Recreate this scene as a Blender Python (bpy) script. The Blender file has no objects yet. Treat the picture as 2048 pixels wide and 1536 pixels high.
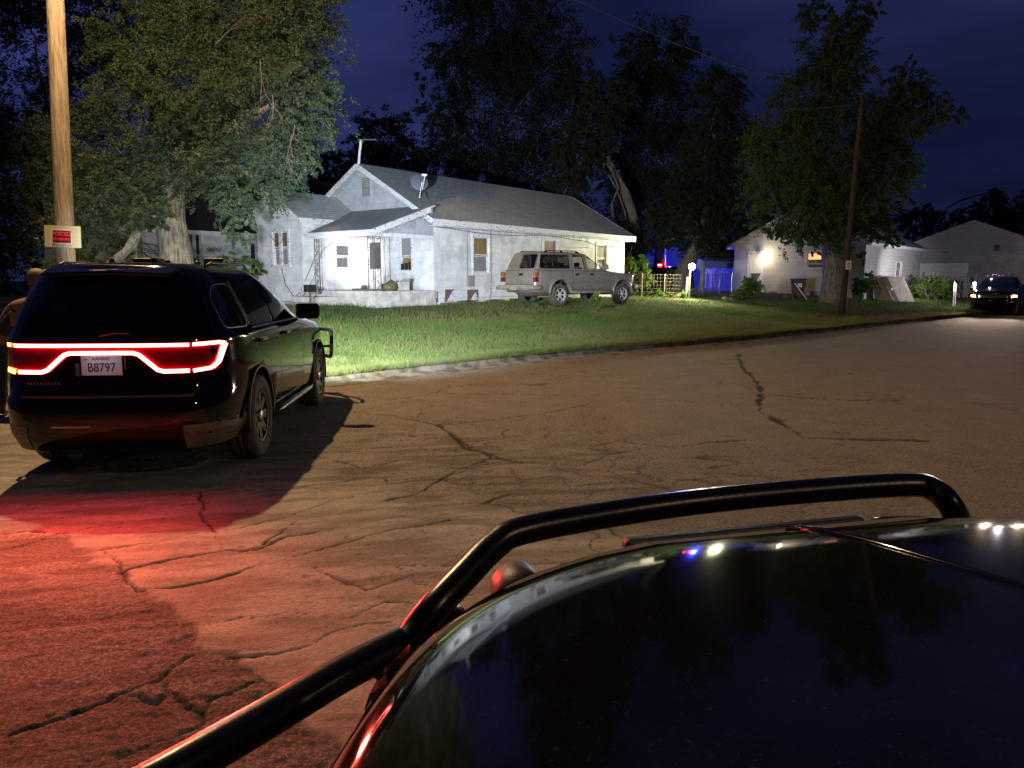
import bpy, bmesh, math, random
import numpy as np
from mathutils import Vector, Matrix, Euler
from mathutils.bvhtree import BVHTree
random.seed(7)
S = bpy.context.scene
COL = S.collection
R = math.radians
# ------------------------------------------------------------ camera
F = 1540.0; PITCH = math.atan(208/F); CH = 1.65
cam_d = bpy.data.cameras.new('camera'); cam = bpy.data.objects.new('camera', cam_d); COL.objects.link(cam)
cam.location = (0, 0, CH); cam.rotation_euler = (R(90)-PITCH, 0, 0)
cam_d.sensor_fit = 'HORIZONTAL'; cam_d.sensor_width = 36; cam_d.lens = 36*F/2048
cam_d.clip_start = 0.05; cam_d.clip_end = 3000
S.camera = cam
# ------------------------------------------------------------ dusk sky
w = bpy.data.worlds.new("World"); S.world = w; w.use_nodes = True
nt = w.node_tree; nt.nodes.clear()
N = nt.nodes.new; Lk = nt.links.new
out = N('ShaderNodeOutputWorld'); bg = N('ShaderNodeBackground'); tc = N('ShaderNodeTexCoord')
sep = N('ShaderNodeSeparateXYZ'); Lk(tc.outputs['Generated'], sep.inputs[0])
rp = N('ShaderNodeValToRGB'); Lk(sep.outputs['Z'], rp.inputs[0])
cr = rp.color_ramp; cr.elements[0].position = 0.0; cr.elements[0].color = (.0050, .0078, .031, 1)
cr.elements[1].position = 0.6; cr.elements[1].color = (.0088, .0130, .058, 1)
e = cr.elements.new(.14); e.color = (.0095, .0138, .058, 1)
mp = N('ShaderNodeMapping'); mp.inputs['Scale'].default_value = (2.2, 2.2, 7); Lk(tc.outputs['Generated'], mp.inputs[0])
nz = N('ShaderNodeTexNoise'); nz.inputs['Scale'].default_value = 1.3; nz.inputs['Detail'].default_value = 5; nz.inputs['Roughness'].default_value = .45
Lk(mp.outputs[0], nz.inputs[0])
r2 = N('ShaderNodeValToRGB'); Lk(nz.outputs[0], r2.inputs[0])
r2.color_ramp.elements[0].position = .36; r2.color_ramp.elements[0].color = (.50, .52, .55, 1)
r2.color_ramp.elements[1].position = .66; r2.color_ramp.elements[1].color = (1.7, 1.55, 1.4, 1)
mx = N('ShaderNodeMix'); mx.data_type = 'RGBA'; mx.blend_type = 'MULTIPLY'; mx.inputs[0].default_value = 1
Lk(rp.outputs[0], mx.inputs[6]); Lk(r2.outputs[0], mx.inputs[7])
mr = N('ShaderNodeMapRange'); Lk(sep.outputs['X'], mr.inputs[0]); mr.inputs[1].default_value = -.35; mr.inputs[2].default_value = .35; mr.inputs[3].default_value = 2.0; mr.inputs[4].default_value = .9
m2 = N('ShaderNodeMapRange'); Lk(sep.outputs['Y'], m2.inputs[0]); m2.inputs[1].default_value = -.5; m2.inputs[2].default_value = .15; m2.inputs[3].default_value = .30; m2.inputs[4].default_value = 1
mm_ = N('ShaderNodeMath'); mm_.operation = 'MULTIPLY'; Lk(mr.outputs[0], mm_.inputs[0]); Lk(m2.outputs[0], mm_.inputs[1]); Lk(mm_.outputs[0], bg.inputs[1])
Lk(mx.outputs[2], bg.inputs[0]); Lk(bg.outputs[0], out.inputs[0])
S.view_settings.view_transform = 'Standard'; S.view_settings.look = 'None'
S.view_settings.exposure = 0; S.view_settings.gamma = 1; S.view_settings.use_curve_mapping = False
try:
    S.cycles.use_denoising = True; S.cycles.sample_clamp_indirect = 4; S.cycles.max_bounces = 5
    S.cycles.diffuse_bounces = 2; S.cycles.glossy_bounces = 3; S.cycles.transparent_max_bounces = 12
    S.cycles.caustics_reflective = False; S.cycles.caustics_refractive = False
except Exception: pass

# ------------------------------------------------------------ geometry helpers
def ray(px, py):
    a = (px-1024)/F; b = (768-py)/F
    return Vector((a, math.cos(PITCH)+b*math.sin(PITCH), -math.sin(PITCH)+b*math.cos(PITCH)))
def G(px, py, z=0.0):
    d = ray(px, py); t = (z-CH)/d.z; return Vector((d.x*t, d.y*t, z))
def P(px, py, Y):
    d = ray(px, py); t = Y/d.y; return Vector((d.x*t, Y, CH+d.z*t))
def link(o): COL.objects.link(o); return o
def tag(o, label=None, cat=None, group=None, kind=None):
    if label: o['label'] = label
    if cat: o['category'] = cat
    if group: o['group'] = group
    if kind: o['kind'] = kind
    return o
def thing(name, label, cat, loc=(0, 0, 0), rz=0, group=None):
    o = link(bpy.data.objects.new(name, None)); o.location = loc; o.rotation_euler = (0, 0, rz)
    o.empty_display_size = .2
    return tag(o, label, cat, group)
def copy_tree(o, parent=None):
    c = o.copy(); COL.objects.link(c); c.parent = parent
    for ch in list(o.children): copy_tree(ch, c)
    return c
class MB:
    def __init__(s): s.v = []; s.f = []
    def add(s, vs, fs):
        n = len(s.v); s.v += [tuple(v) for v in vs]; s.f += [tuple(i+n for i in f) for f in fs]; return s
    def box(s, a, b, m=None):
        (x0, y0, z0), (x1, y1, z1) = a, b
        vs = [Vector(p) for p in ((x0,y0,z0),(x1,y0,z0),(x1,y1,z0),(x0,y1,z0),(x0,y0,z1),(x1,y0,z1),(x1,y1,z1),(x0,y1,z1))]
        if m is not None: vs = [m @ v for v in vs]
        return s.add(vs, [(0,3,2,1),(4,5,6,7),(0,1,5,4),(1,2,6,5),(2,3,7,6),(3,0,4,7)])
    def bar(s, p, q, w=.05, h=None, up=(0, 0, 1)):
        p = Vector(p); q = Vector(q); h = h or w; d = (q-p); L = d.length; d.normalize()
        u = Vector(up)
        if abs(d.dot(u)) > .98: u = Vector((1, 0, 0))
        x = d.cross(u).normalized(); z = x.cross(d)
        m = Matrix((x, d, z)).transposed().to_4x4(); m.translation = p
        return s.box((-w/2, 0, -h/2), (w/2, L, h/2), m)
    def tube(s, pts, r, n=8, cap=True):
        pts = [Vector(p) for p in pts]; k = len(pts)
        rs = r if isinstance(r, (list, tuple)) else [r]*k
        vs = []; fs = []
        d0 = (pts[1]-pts[0]).normalized(); u = Vector((0, 0, 1)) if abs(d0.z) < .9 else Vector((1, 0, 0))
        x = d0.cross(u).normalized()
        for i, p in enumerate(pts):
            d = (pts[min(i+1, k-1)]-pts[max(i-1, 0)]).normalized()
            x = (x-d*x.dot(d)).normalized(); y = d.cross(x)
            for j in range(n):
                a = 2*math.pi*j/n; vs.append(p+(x*math.cos(a)+y*math.sin(a))*rs[i])
        for i in range(k-1):
            for j in range(n):
                fs.append((i*n+j, i*n+(j+1) % n, (i+1)*n+(j+1) % n, (i+1)*n+j))
        if cap: fs.append(tuple(range(n-1, -1, -1))); fs.append(tuple((k-1)*n+j for j in range(n)))
        return s.add(vs, fs)
    def prism(s, poly, d):
        poly = [Vector(p) for p in poly]; d = Vector(d); n = len(poly)
        return s.add(poly+[p+d for p in poly], [tuple(range(n-1, -1, -1)), tuple(range(n, 2*n))]+[(i, (i+1) % n, n+(i+1) % n, n+i) for i in range(n)])
    def lathe(s, prof, c=(0, 0, 0), axis='z', n=24):
        vs = []; fs = []; c = Vector(c); k = len(prof)
        for (r, h) in prof:
            for j in range(n):
                a = 2*math.pi*j/n; p = (r*math.cos(a), r*math.sin(a), h)
                if axis == 'x': p = (h, p[0], p[1])
                elif axis == 'y': p = (p[0], h, p[1])
                vs.append(c+Vector(p))
        for i in range(k-1):
            for j in range(n): fs.append((i*n+j, i*n+(j+1) % n, (i+1)*n+(j+1) % n, (i+1)*n+j))
        return s.add(vs, fs)
    def build(s, name, mat, parent=None, smooth=False, bevel=0, fix=True):
        me = bpy.data.meshes.new(name); me.from_pydata(s.v, [], s.f); me.validate(verbose=False)
        if fix or bevel:
            bm = bmesh.new(); bm.from_mesh(me)
            if fix: bmesh.ops.recalc_face_normals(bm, faces=bm.faces)
            if bevel: bmesh.ops.bevel(bm, geom=[e for e in bm.edges if len(e.link_faces) == 2 and e.calc_face_angle(0) > .6], offset=bevel, segments=2, profile=.5, affect='EDGES', clamp_overlap=True)
            bm.to_mesh(me); bm.free()
        if smooth: me.shade_smooth()
        if mat: me.materials.append(mat)
        o = link(bpy.data.objects.new(name, me)); o.parent = parent; return o
def npmesh(name, verts, k, mat, parent=None, smooth=False, attr=None, link_it=True):
    """verts (n*k,3): n separate faces of k corners"""
    me = bpy.data.meshes.new(name); n = len(verts)//k
    me.vertices.add(len(verts)); me.vertices.foreach_set('co', np.asarray(verts, np.float32).ravel())
    me.loops.add(n*k); me.loops.foreach_set('vertex_index', np.arange(n*k, dtype=np.int32))
    me.polygons.add(n); me.polygons.foreach_set('loop_start', np.arange(0, n*k, k, dtype=np.int32))
    me.update(calc_edges=True); me.validate(verbose=False)
    if attr is not None:
        a = me.attributes.new('tint', 'FLOAT', 'FACE'); a.data.foreach_set('value', np.asarray(attr, np.float32))
    me.materials.append(mat)
    o = bpy.data.objects.new(name, me)
    if link_it: link(o)
    o.parent = parent; return o
# numpy value noise
def vnoise(x, y, seed=0):
    xi = np.floor(x).astype(np.int64); yi = np.floor(y).astype(np.int64); xf = x-xi; yf = y-yi
    def h(a, b):
        n = (a*374761393+b*668265263+seed*982451653) & 0x7fffffff
        n = ((n ^ (n >> 13))*1274126177) & 0x7fffffff
        return ((n ^ (n >> 16)) & 0xffff)/65535.0
    u = xf*xf*(3-2*xf); v = yf*yf*(3-2*yf)
    return (h(xi, yi)*(1-u)+h(xi+1, yi)*u)*(1-v)+(h(xi, yi+1)*(1-u)+h(xi+1, yi+1)*u)*v
def fbm(x, y, o=4, seed=0):
    t = 0; a = .5
    for i in range(o): t = t+a*(vnoise(x, y, seed+i)-.5); x = x*2.03+11.3; y = y*2.03+5.7; a *= .5
    return t
# ------------------------------------------------------------ materials
def pm(name, c1, c2=None, scale=8, rough=.7, bump=0, bscale=None, metal=0, coat=0, spec=.5, detail=5, stretch=(1, 1, 1), trans=0, alpha=1, ior=1.45, lo=.35, hi=.65, noise=True):
    m = bpy.data.materials.new(name); m.use_nodes = True; nt = m.node_tree; b = nt.nodes['Principled BSDF']
    b.inputs['Roughness'].default_value = rough; b.inputs['Metallic'].default_value = metal
    b.inputs['Coat Weight'].default_value = coat; b.inputs['Coat Roughness'].default_value = .03
    b.inputs['Specular IOR Level'].default_value = spec; b.inputs['IOR'].default_value = ior
    b.inputs['Transmission Weight'].default_value = trans
    b.inputs['Base Color'].default_value = (*c1, 1)
    if c2 is None: c2 = tuple(v*.8 for v in c1)
    tc = nt.nodes.new('ShaderNodeTexCoord'); mp = nt.nodes.new('ShaderNodeMapping'); mp.inputs['Scale'].default_value = stretch
    nt.links.new(tc.outputs['Object'], mp.inputs[0])
    nz = nt.nodes.new('ShaderNodeTexNoise'); nz.inputs['Scale'].default_value = scale; nz.inputs['Detail'].default_value = detail; nz.inputs['Roughness'].default_value = .6
    nt.links.new(mp.outputs[0], nz.inputs[0])
    rp = nt.nodes.new('ShaderNodeValToRGB'); rp.color_ramp.elements[0].position = lo; rp.color_ramp.elements[1].position = hi
    rp.color_ramp.elements[0].color = (*c2, 1); rp.color_ramp.elements[1].color = (*c1, 1)
    nt.links.new(nz.outputs[0], rp.inputs[0]); nt.links.new(rp.outputs[0], b.inputs['Base Color'])
    if bump:
        n2 = nt.nodes.new('ShaderNodeTexNoise'); n2.inputs['Scale'].default_value = bscale or scale*3; n2.inputs['Detail'].default_value = 4
        nt.links.new(mp.outputs[0], n2.inputs[0])
        bp = nt.nodes.new('ShaderNodeBump'); bp.inputs['Strength'].default_value = bump; bp.inputs['Distance'].default_value = .02
        nt.links.new(n2.outputs[0], bp.inputs['Height']); nt.links.new(bp.outputs[0], b.inputs['Normal'])
    return m
def em(name, c, s):
    m = bpy.data.materials.new(name); m.use_nodes = True; b = m.node_tree.nodes['Principled BSDF']
    b.inputs['Base Color'].default_value = (*[min(1, v) for v in c], 1); b.inputs['Emission Color'].default_value = (*c, 1); b.inputs['Emission Strength'].default_value = s
    return m
def brickm(name, c1, c2, mortar, bw, bh, rough=.85, ms=.012, bump=.4, axes='wall', stain=(.5, .5, .5), stain_amt=.5, sscale=1.2):
    m = bpy.data.materials.new(name); m.use_nodes = True; nt = m.node_tree; b = nt.nodes['Principled BSDF']
    n = nt.nodes.new; l = nt.links.new
    b.inputs['Roughness'].default_value = rough; b.inputs['Specular IOR Level'].default_value = .25
    tc = n('ShaderNodeTexCoord'); sp = n('ShaderNodeSeparateXYZ'); l(tc.outputs['Object'], sp.inputs[0])
    cb = n('ShaderNodeCombineXYZ')
    if axes == 'wall':
        ad = n('ShaderNodeMath'); ad.operation = 'ADD'; l(sp.outputs[0], ad.inputs[0]); l(sp.outputs[1], ad.inputs[1])
        l(ad.outputs[0], cb.inputs[0]); l(sp.outputs[2], cb.inputs[1])
    elif axes == 'xz': l(sp.outputs[0], cb.inputs[0]); l(sp.outputs[2], cb.inputs[1])
    else: l(sp.outputs[0], cb.inputs[0]); l(sp.outputs[1], cb.inputs[1])
    br = n('ShaderNodeTexBrick'); l(cb.outputs[0], br.inputs[0]); br.inputs['Scale'].default_value = 1
    br.inputs['Brick Width'].default_value = bw; br.inputs['Row Height'].default_value = bh; br.inputs['Mortar Size'].default_value = ms
    br.inputs['Color1'].default_value = (*c1, 1); br.inputs['Color2'].default_value = (*c2, 1); br.inputs['Mortar'].default_value = (*mortar, 1)
    br.inputs['Mortar Smooth'].default_value = .3
    nz = n('ShaderNodeTexNoise'); nz.inputs['Scale'].default_value = sscale; nz.inputs['Detail'].default_value = 7; nz.inputs['Roughness'].default_value = .68; l(tc.outputs['Object'], nz.inputs[0])
    rp = n('ShaderNodeValToRGB'); rp.color_ramp.elements[0].position = .42; rp.color_ramp.elements[1].position = .62; l(nz.outputs[0], rp.inputs[0])
    mt = n('ShaderNodeMath'); mt.operation = 'MULTIPLY'; l(rp.outputs[0], mt.inputs[0]); mt.inputs[1].default_value = stain_amt
    mx = n('ShaderNodeMix'); mx.data_type = 'RGBA'; l(mt.outputs[0], mx.inputs[0]); l(br.outputs[0], mx.inputs[6]); mx.inputs[7].default_value = (*stain, 1)
    l(mx.outputs[2], b.inputs['Base Color'])
    bp = n('ShaderNodeBump'); bp.inputs['Strength'].default_value = bump; bp.inputs['Distance'].default_value = .01; bp.invert = True
    n2 = n('ShaderNodeTexNoise'); n2.inputs['Scale'].default_value = 30; l(tc.outputs['Object'], n2.inputs[0])
    a2 = n('ShaderNodeMath'); a2.operation = 'MULTIPLY_ADD'; l(n2.outputs[0], a2.inputs[0]); a2.inputs[1].default_value = .5; l(br.outputs['Fac'], a2.inputs[2])
    l(a2.outputs[0], bp.inputs['Height']); l(bp.outputs[0], b.inputs['Normal'])
    return m
def leafm(name, c1, c2, trans=.35):
    m = bpy.data.materials.new(name); m.use_nodes = True; nt = m.node_tree; b = nt.nodes['Principled BSDF']
    n = nt.nodes.new; l = nt.links.new
    at = n('ShaderNodeAttribute'); at.attribute_name = 'tint'
    mx = n('ShaderNodeMix'); mx.data_type = 'RGBA'; l(at.outputs['Fac'], mx.inputs[0]); mx.inputs[6].default_value = (*c1, 1); mx.inputs[7].default_value = (*c2, 1)
    l(mx.outputs[2], b.inputs['Base Color']); b.inputs['Roughness'].default_value = .9; b.inputs['Specular IOR Level'].default_value = .08
    tr = n('ShaderNodeBsdfTranslucent'); l(mx.outputs[2], tr.inputs[0])
    ms = n('ShaderNodeMixShader'); ms.inputs[0].default_value = trans; l(b.outputs[0], ms.inputs[1]); l(tr.outputs[0], ms.inputs[2])
    l(ms.outputs[0], nt.nodes['Material Output'].inputs[0]); return m
M = {}
M['black_paint'] = pm('black_paint', (.022, .019, .016), (.0036, .0032, .0034), scale=140, lo=.60, hi=.74, rough=.06, spec=.5)
M['black_plastic'] = pm('black_plastic', (.02, .02, .022), (.012, .012, .014), rough=.5, bump=.1, bscale=90)
M['black_steel'] = pm('black_steel', (.004, .004, .005), (.0025, .0025, .003), spec=.3, rough=.30, bump=.03, bscale=60)
M['rubber'] = pm('rubber', (.10, .085, .068), (.05, .044, .036), scale=20, rough=.85, bump=.3, bscale=80)
M['rim_dark'] = pm('rim_dark', (.09, .08, .07), (.05, .045, .04), scale=30, rough=.35, metal=.6)
M['chrome'] = pm('chrome', (.75, .74, .72), (.5, .49, .47), scale=12, rough=.18, metal=1)
M['dull_chrome'] = pm('dull_chrome', (.5, .49, .47), (.3, .29, .27), scale=9, rough=.35, metal=.9)
M['glass_dark'] = pm('glass_dark', (.006, .006, .008), (.004, .004, .006), rough=.04, spec=.6)
M['white_paint'] = pm('white_paint', (.74, .74, .73), (.55, .54, .52), scale=6, rough=.6, bump=.15, lo=.3, hi=.5)
M['bark'] = pm('bark', (.25, .23, .19), (.09, .08, .066), scale=5, rough=.95, bump=1, bscale=9, stretch=(3.2, 3.2, .5), lo=.38, hi=.6)
M['bark_dark'] = pm('bark_dark', (.12, .10, .08), (.06, .05, .04), scale=5, rough=.95, bump=.8, bscale=9, stretch=(3, 3, .5))
M['concrete'] = pm('concrete', (.66, .63, .56), (.42, .39, .33), scale=4, rough=.9, bump=.5, bscale=20)
# ============================================================ GROUND, ROAD, LAWN
CURB = np.array([(-90, 8.0), (-40, 9.6), (-14, 10.6), (-7.5, 11.0), (-4.6, 11.45), (-2.99, 12.3), (-1.5, 13.9), (.25, 15.75), (3.2, 18.3), (6.5, 21.0), (11.26, 25.65), (20.1, 34.3), (45, 58.5), (160, 168)])
def curb_y(x): return np.interp(x, CURB[:, 0], CURB[:, 1])
def curb_dist(x, y):
    d = np.full(np.shape(x), 1e9)
    for a, b in zip(CURB[:-1], CURB[1:]):
        ab = b-a; t = np.clip(((x-a[0])*ab[0]+(y-a[1])*ab[1])/ab.dot(ab), 0, 1)
        d = np.minimum(d, np.hypot(x-(a[0]+t*ab[0]), y-(a[1]+t*ab[1])))
    return d
def lawn_z(x, y):
    x = np.asarray(x, float); y = np.asarray(y, float)
    d = curb_dist(x, y); t = np.clip(d/11.5, 0, 1); s = t*t*(3-2*t)*.55+t*.45
    return .125+.70*s+.05*fbm(x*.5, y*.5, 3, 5)*np.clip(d/2, 0, 1)
def LZ(x, y): return float(lawn_z(np.array([x]), np.array([y]))[0])

def Z3(*q): return [(a/2.2756, 900+b/2.2756) for a, b in q]
def Z4(*q): return [(600+a/2.2756, 620+b/2.2756) for a, b in q]
CR = [(Z3((480,460),(690,425),(900,385),(1060,365),(1300,310),(1500,240),(1610,220)), .012),
 (Z3((550,560),(690,530),(860,490),(1010,465),(1180,460),(1320,400),(1440,380)), .016),
 (Z3((650,640),(830,635),(960,605),(1100,555),(1250,520),(1420,470),(1700,390),(2048,320)), .012),
 (Z3((1000,800),(1080,775),(1180,780),(1340,750),(1450,755),(1570,775),(1650,740),(1760,690),(1880,700)), .014),
 (Z3((1040,950),(1180,940),(1350,900),(1500,840),(1640,800),(1780,790)), .016),
 (Z3((0,1320),(130,1270),(400,1180),(600,1100),(760,1030),(880,930)), .012),
 (Z3((600,1120),(720,1165),(775,1110),(780,1050)), .008),
 (Z3((800,1110),(830,1160),(910,1195),(960,1140),(1060,1110),(1130,1060)), .008),
 (Z3((400,1447),(560,1380),(760,1330),(900,1240),(915,1190)), .010),
 (Z3((900,190),(930,300),(960,370),(1010,440)), .012),
 (Z3((1440,540),(1560,610),(1680,650),(1800,610),(1900,570)), .010),
 (Z3((1200,440),(1280,380),(1360,320)), .008),
 (Z3((500,470),(560,560),(650,640)), .010), (Z3((0,385),(120,375),(210,378)), .012),
 (Z4((270,465),(420,480),(620,518),(700,518),(900,495),(1100,470),(1290,435),(1380,400)), .014),
 (Z4((620,518),(700,570),(790,630),(870,670),(1000,695),(1280,705),(1400,660),(1540,630),(1700,620),(1900,600),(2048,590)), .016),
 (Z4((870,670),(750,720),(640,775),(540,840),(400,870)), .016), (Z4((300,720),(430,690),(600,655),(790,620)), .010),
 (Z4((160,685),(240,700),(310,740),(400,775),(560,765)), .012), (Z4((820,885),(960,840)), .012),
 (Z4((370,375),(700,380),(1100,385),(1400,395),(1700,410),(2048,440)), .010),
 ([(1478,708),(1485,735),(1505,755),(1525,780),(1518,800),(1520,820),(1570,850),(1605,875),(1700,878),(1850,880)], .050),
 ([(1525,788),(1600,795),(1700,800),(1800,802)], .014), ([(880,850),(930,893),(1000,915)], .03)]
def road_fields(X, Y):
    # warp a little so that traced cracks run ragged
    wx = X+.09*fbm(X*4, Y*4, 3, 31)+.035*fbm(X*22, Y*22, 2, 37); wy = Y+.09*fbm(X*4+40, Y*4, 3, 33)+.035*fbm(X*22+9, Y*22, 2, 39)
    crack = np.zeros_like(X)
    for pts, wd in CR:
        g = [G(*q) for q in pts]
        x0 = min(p.x for p in g)-.4; x1 = max(p.x for p in g)+.4; y0 = min(p.y for p in g)-.4; y1 = max(p.y for p in g)+.4
        m = (X > x0) & (X < x1) & (Y > y0) & (Y < y1)
        if not m.any(): continue
        ax = wx[m]; ay = wy[m]; d = np.full(ax.shape, 9.)
        for a, b in zip(g[:-1], g[1:]):
            dx, dy = b.x-a.x, b.y-a.y; t = np.clip(((ax-a.x)*dx+(ay-a.y)*dy)/(dx*dx+dy*dy+1e-9), 0, 1)
            d = np.minimum(d, np.hypot(ax-a.x-t*dx, ay-a.y-t*dy))
        ww = wd*.50*(.15+1.9*vnoise(ax*3.2, ay*3.2, 77)**1.3)*(1+ay*.05)
        crack[m] = np.maximum(crack[m], np.clip(1.5-d/np.maximum(ww, .002), 0, 1)*np.clip(ww/.003, 0, 1))
    for (sc_, wd_, sd_) in ((.33, .0038, 201), (.55, .003, 231)):
        zc = np.abs(fbm(wx*sc_+3, wy*sc_*1.6, 4, sd_)); ln = np.clip(1.3-zc/(wd_*(.4+1.2*vnoise(X*1.7, Y*1.7, sd_+9))), 0, 1)*np.clip((vnoise(X*.6, Y*.6, sd_+5)-.38)*4, 0, 1)
        crack = np.maximum(crack, .7*ln*np.clip((3.0-X)/1.5, 0, 1))
    # fine crazing over the old dark asphalt
    cells = np.abs(fbm(wx*1.3, wy*1.3, 3, 51)); fine = np.clip(1-cells/.012, 0, 1)*np.clip((vnoise(X*.5, Y*.5, 8)-.35)*3, 0, 1)
    poly = [(0, 1071),(123,1076),(189,1128),(246,1164),(281,1203),(334,1225),(387,1265),(395,1313),(461,1313),(497,1366),(540,1400),(571,1440),(655,1471),(720,1500),(900,1536)]
    g = [G(*q) for q in poly]
    bx = np.array([-30]+[p.x for p in g]); by = np.array([g[0].y]+[p.y for p in g])
    edge = np.interp(wx+.10*fbm(X*9, Y*9, 4, 2), bx, by)+.30*fbm(X*3.2, Y*3.2, 5, 29)
    conc = np.clip((Y-edge)/.05, 0, 1)*np.clip((.0-(X*.55)+ (5.6-Y)*.9 + .5*fbm(X*1.5, Y*1.5, 3, 12))/.5, 0, 1)*np.clip((7.5-Y)/1.2, 0, 1)
    return crack, fine*(1-conc), conc
def axis(segs):
    r = []
    for a, b, n in segs: r += list(np.linspace(a, b, n, endpoint=False))
    return np.array(r+[segs[-1][1]])
xs = axis([(-60, -12, 24), (-12, -5, 60), (-5, 2.2, 560), (2.2, 12, 300), (12, 30, 90), (30, 150, 30)])
ys = [-25, -18, -12, -7, -4, -2, -1, -.3, .3, .7]
y = 1.0
while y < 40: ys.append(y); y += .0095*max(1, y/2.4)*(1 if y < 14 else 2.4)
ys = np.array(ys+list(np.linspace(y, 170, 40)))
X, Y = np.meshgrid(xs, ys)
crack, fine, conc = road_fields(X, Y)
near = np.clip((26-Y)/10, 0, 1)
streak = fbm(X*2.2+Y*1.2+.8*fbm(X, Y, 3, 5), Y*9-X*2.0+3*fbm(X*.8, Y*.8, 3, 6), 5, 61)*np.clip((9-Y)/3, 0, 1)*np.clip((1.5-X)/2, 0, 1)
streak = np.where(conc > .5, streak*.45, streak)
Zr = (.022*fbm(X*.35, Y*.35, 3, 1)+.010*fbm(X*2.2, Y*2.2, 4, 3)+.0065*fbm(X*16, Y*16, 4, 4)*near+.018*streak*near
      - .017*crack-.004*fine+.006*conc)
dark_asph = (1-conc)*np.clip((4.3-Y)/.6, 0, 1)
Zr += dark_asph*.016*fbm(X*30, Y*30, 3, 71)+near*.006*fbm(X*38, Y*38, 2, 73)
Zr += conc*(.015*(vnoise(X*.9, Y*1.1, 91)-.5))
# pits in the concrete
pit = np.clip((vnoise(X*30, Y*30, 15)-.86)*9, 0, 1)*conc*np.clip((vnoise(X*1.3, Y*1.3, 19)-.3)*3, 0, 1); Zr -= .004*pit
me = bpy.data.meshes.new('road'); nv = X.size
me.vertices.add(nv); me.vertices.foreach_set('co', np.stack([X, Y, Zr], -1).astype(np.float32).ravel())
ny, nx = X.shape; idx = np.arange(nv).reshape(ny, nx)
q = np.stack([idx[:-1, :-1], idx[:-1, 1:], idx[1:, 1:], idx[1:, :-1]], -1).reshape(-1, 4)
me.loops.add(q.size); me.loops.foreach_set('vertex_index', q.astype(np.int32).ravel())
me.polygons.add(len(q)); me.polygons.foreach_set('loop_start', np.arange(0, q.size, 4, dtype=np.int32)); me.update(calc_edges=True)
for nm, arr in (('crack', np.maximum(crack, np.maximum(fine*.55, pit*.6))), ('conc', conc), ('streak', np.clip(.5+streak*2.2, 0, 1)), ('oldasph', dark_asph)):
    a = me.attributes.new(nm, 'FLOAT', 'POINT'); a.data.foreach_set('value', arr.astype(np.float32).ravel())
me.shade_smooth()
m = bpy.data.materials.new('worn_road'); m.use_nodes = True; nt = m.node_tree; b = nt.nodes['Principled BSDF']; n = nt.nodes.new; l = nt.links.new
tc = n('ShaderNodeTexCoord')
def att(s): a = n('ShaderNodeAttribute'); a.attribute_name = s; return a.outputs['Fac']
def noi(sc, det=4, ro=.6):
    q = n('ShaderNodeTexNoise'); q.inputs['Scale'].default_value = sc; q.inputs['Detail'].default_value = det; q.inputs['Roughness'].default_value = ro; l(tc.outputs['Object'], q.inputs[0]); return q.outputs[0]
def ramp(src, a, ca, b_, cb):
    r = n('ShaderNodeValToRGB'); l(src, r.inputs[0]); r.color_ramp.elements[0].position = a; r.color_ramp.elements[1].position = b_; r.color_ramp.elements[0].color = (*ca, 1); r.color_ramp.elements[1].color = (*cb, 1); return r.outputs[0]
def mixc(f, a, b_, bt='MIX'):
    q = n('ShaderNodeMix'); q.data_type = 'RGBA'; q.blend_type = bt
    for s, v in ((0, f), (6, a), (7, b_)):
        if isinstance(v, (int, float)): q.inputs[s].default_value = v
        elif isinstance(v, tuple): q.inputs[s].default_value = (*v, 1)
        else: l(v, q.inputs[s])
    return q.outputs[2]
chip = ramp(noi(48, 4, .85), .41, (.050, .042, .034), .60, (.36, .30, .225))
chip = mixc(.38, chip, ramp(noi(1.6, 7, .7), .35, (.11, .094, .076), .68, (.27, .235, .19)))
co = mixc(.45, ramp(noi(5, 8, .7), .35, (.24, .215, .185), .62, (.37, .33, .27)), ramp(noi(60, 4, .8), .34, (.12, .10, .085), .54, (.46, .40, .32)))
oa = mixc(.6, ramp(noi(2.5, 6, .7), .35, (.055, .047, .040), .65, (.12, .105, .088)), ramp(noi(60, 3, .8), .45, (.032, .028, .024), .66, (.34, .30, .25)))
c = mixc(att('oldasph'), chip, oa)
c = mixc(att('conc'), c, co)
st = ramp(att('streak'), .35, (.62, .60, .57), .6, (1, 1, 1)); c = mixc(1.0, c, st, 'MULTIPLY')
c = mixc(att('crack'), c, (.022, .018, .015))
l(c, b.inputs['Base Color']); b.inputs['Roughness'].default_value = .9; b.inputs['Specular IOR Level'].default_value = .3
bp = n('ShaderNodeBump'); bp.inputs['Strength'].default_value = .9; bp.inputs['Distance'].default_value = .02
l(noi(55, 5, .8), bp.inputs['Height']); l(bp.outputs[0], b.inputs['Normal'])
me.materials.append(m); road = link(bpy.data.objects.new('road', me)); tag(road, kind='structure')

gm = pm('far_ground', (.05, .055, .025), (.03, .035, .02), scale=.3, rough=1)
MB().add([(-900, -600, -.12), (1200, -600, -.12), (1200, 1600, -.12), (-900, 1600, -.12)], [(0, 1, 2, 3)]).build('ground', gm, fix=False)['kind'] = 'structure'

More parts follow.
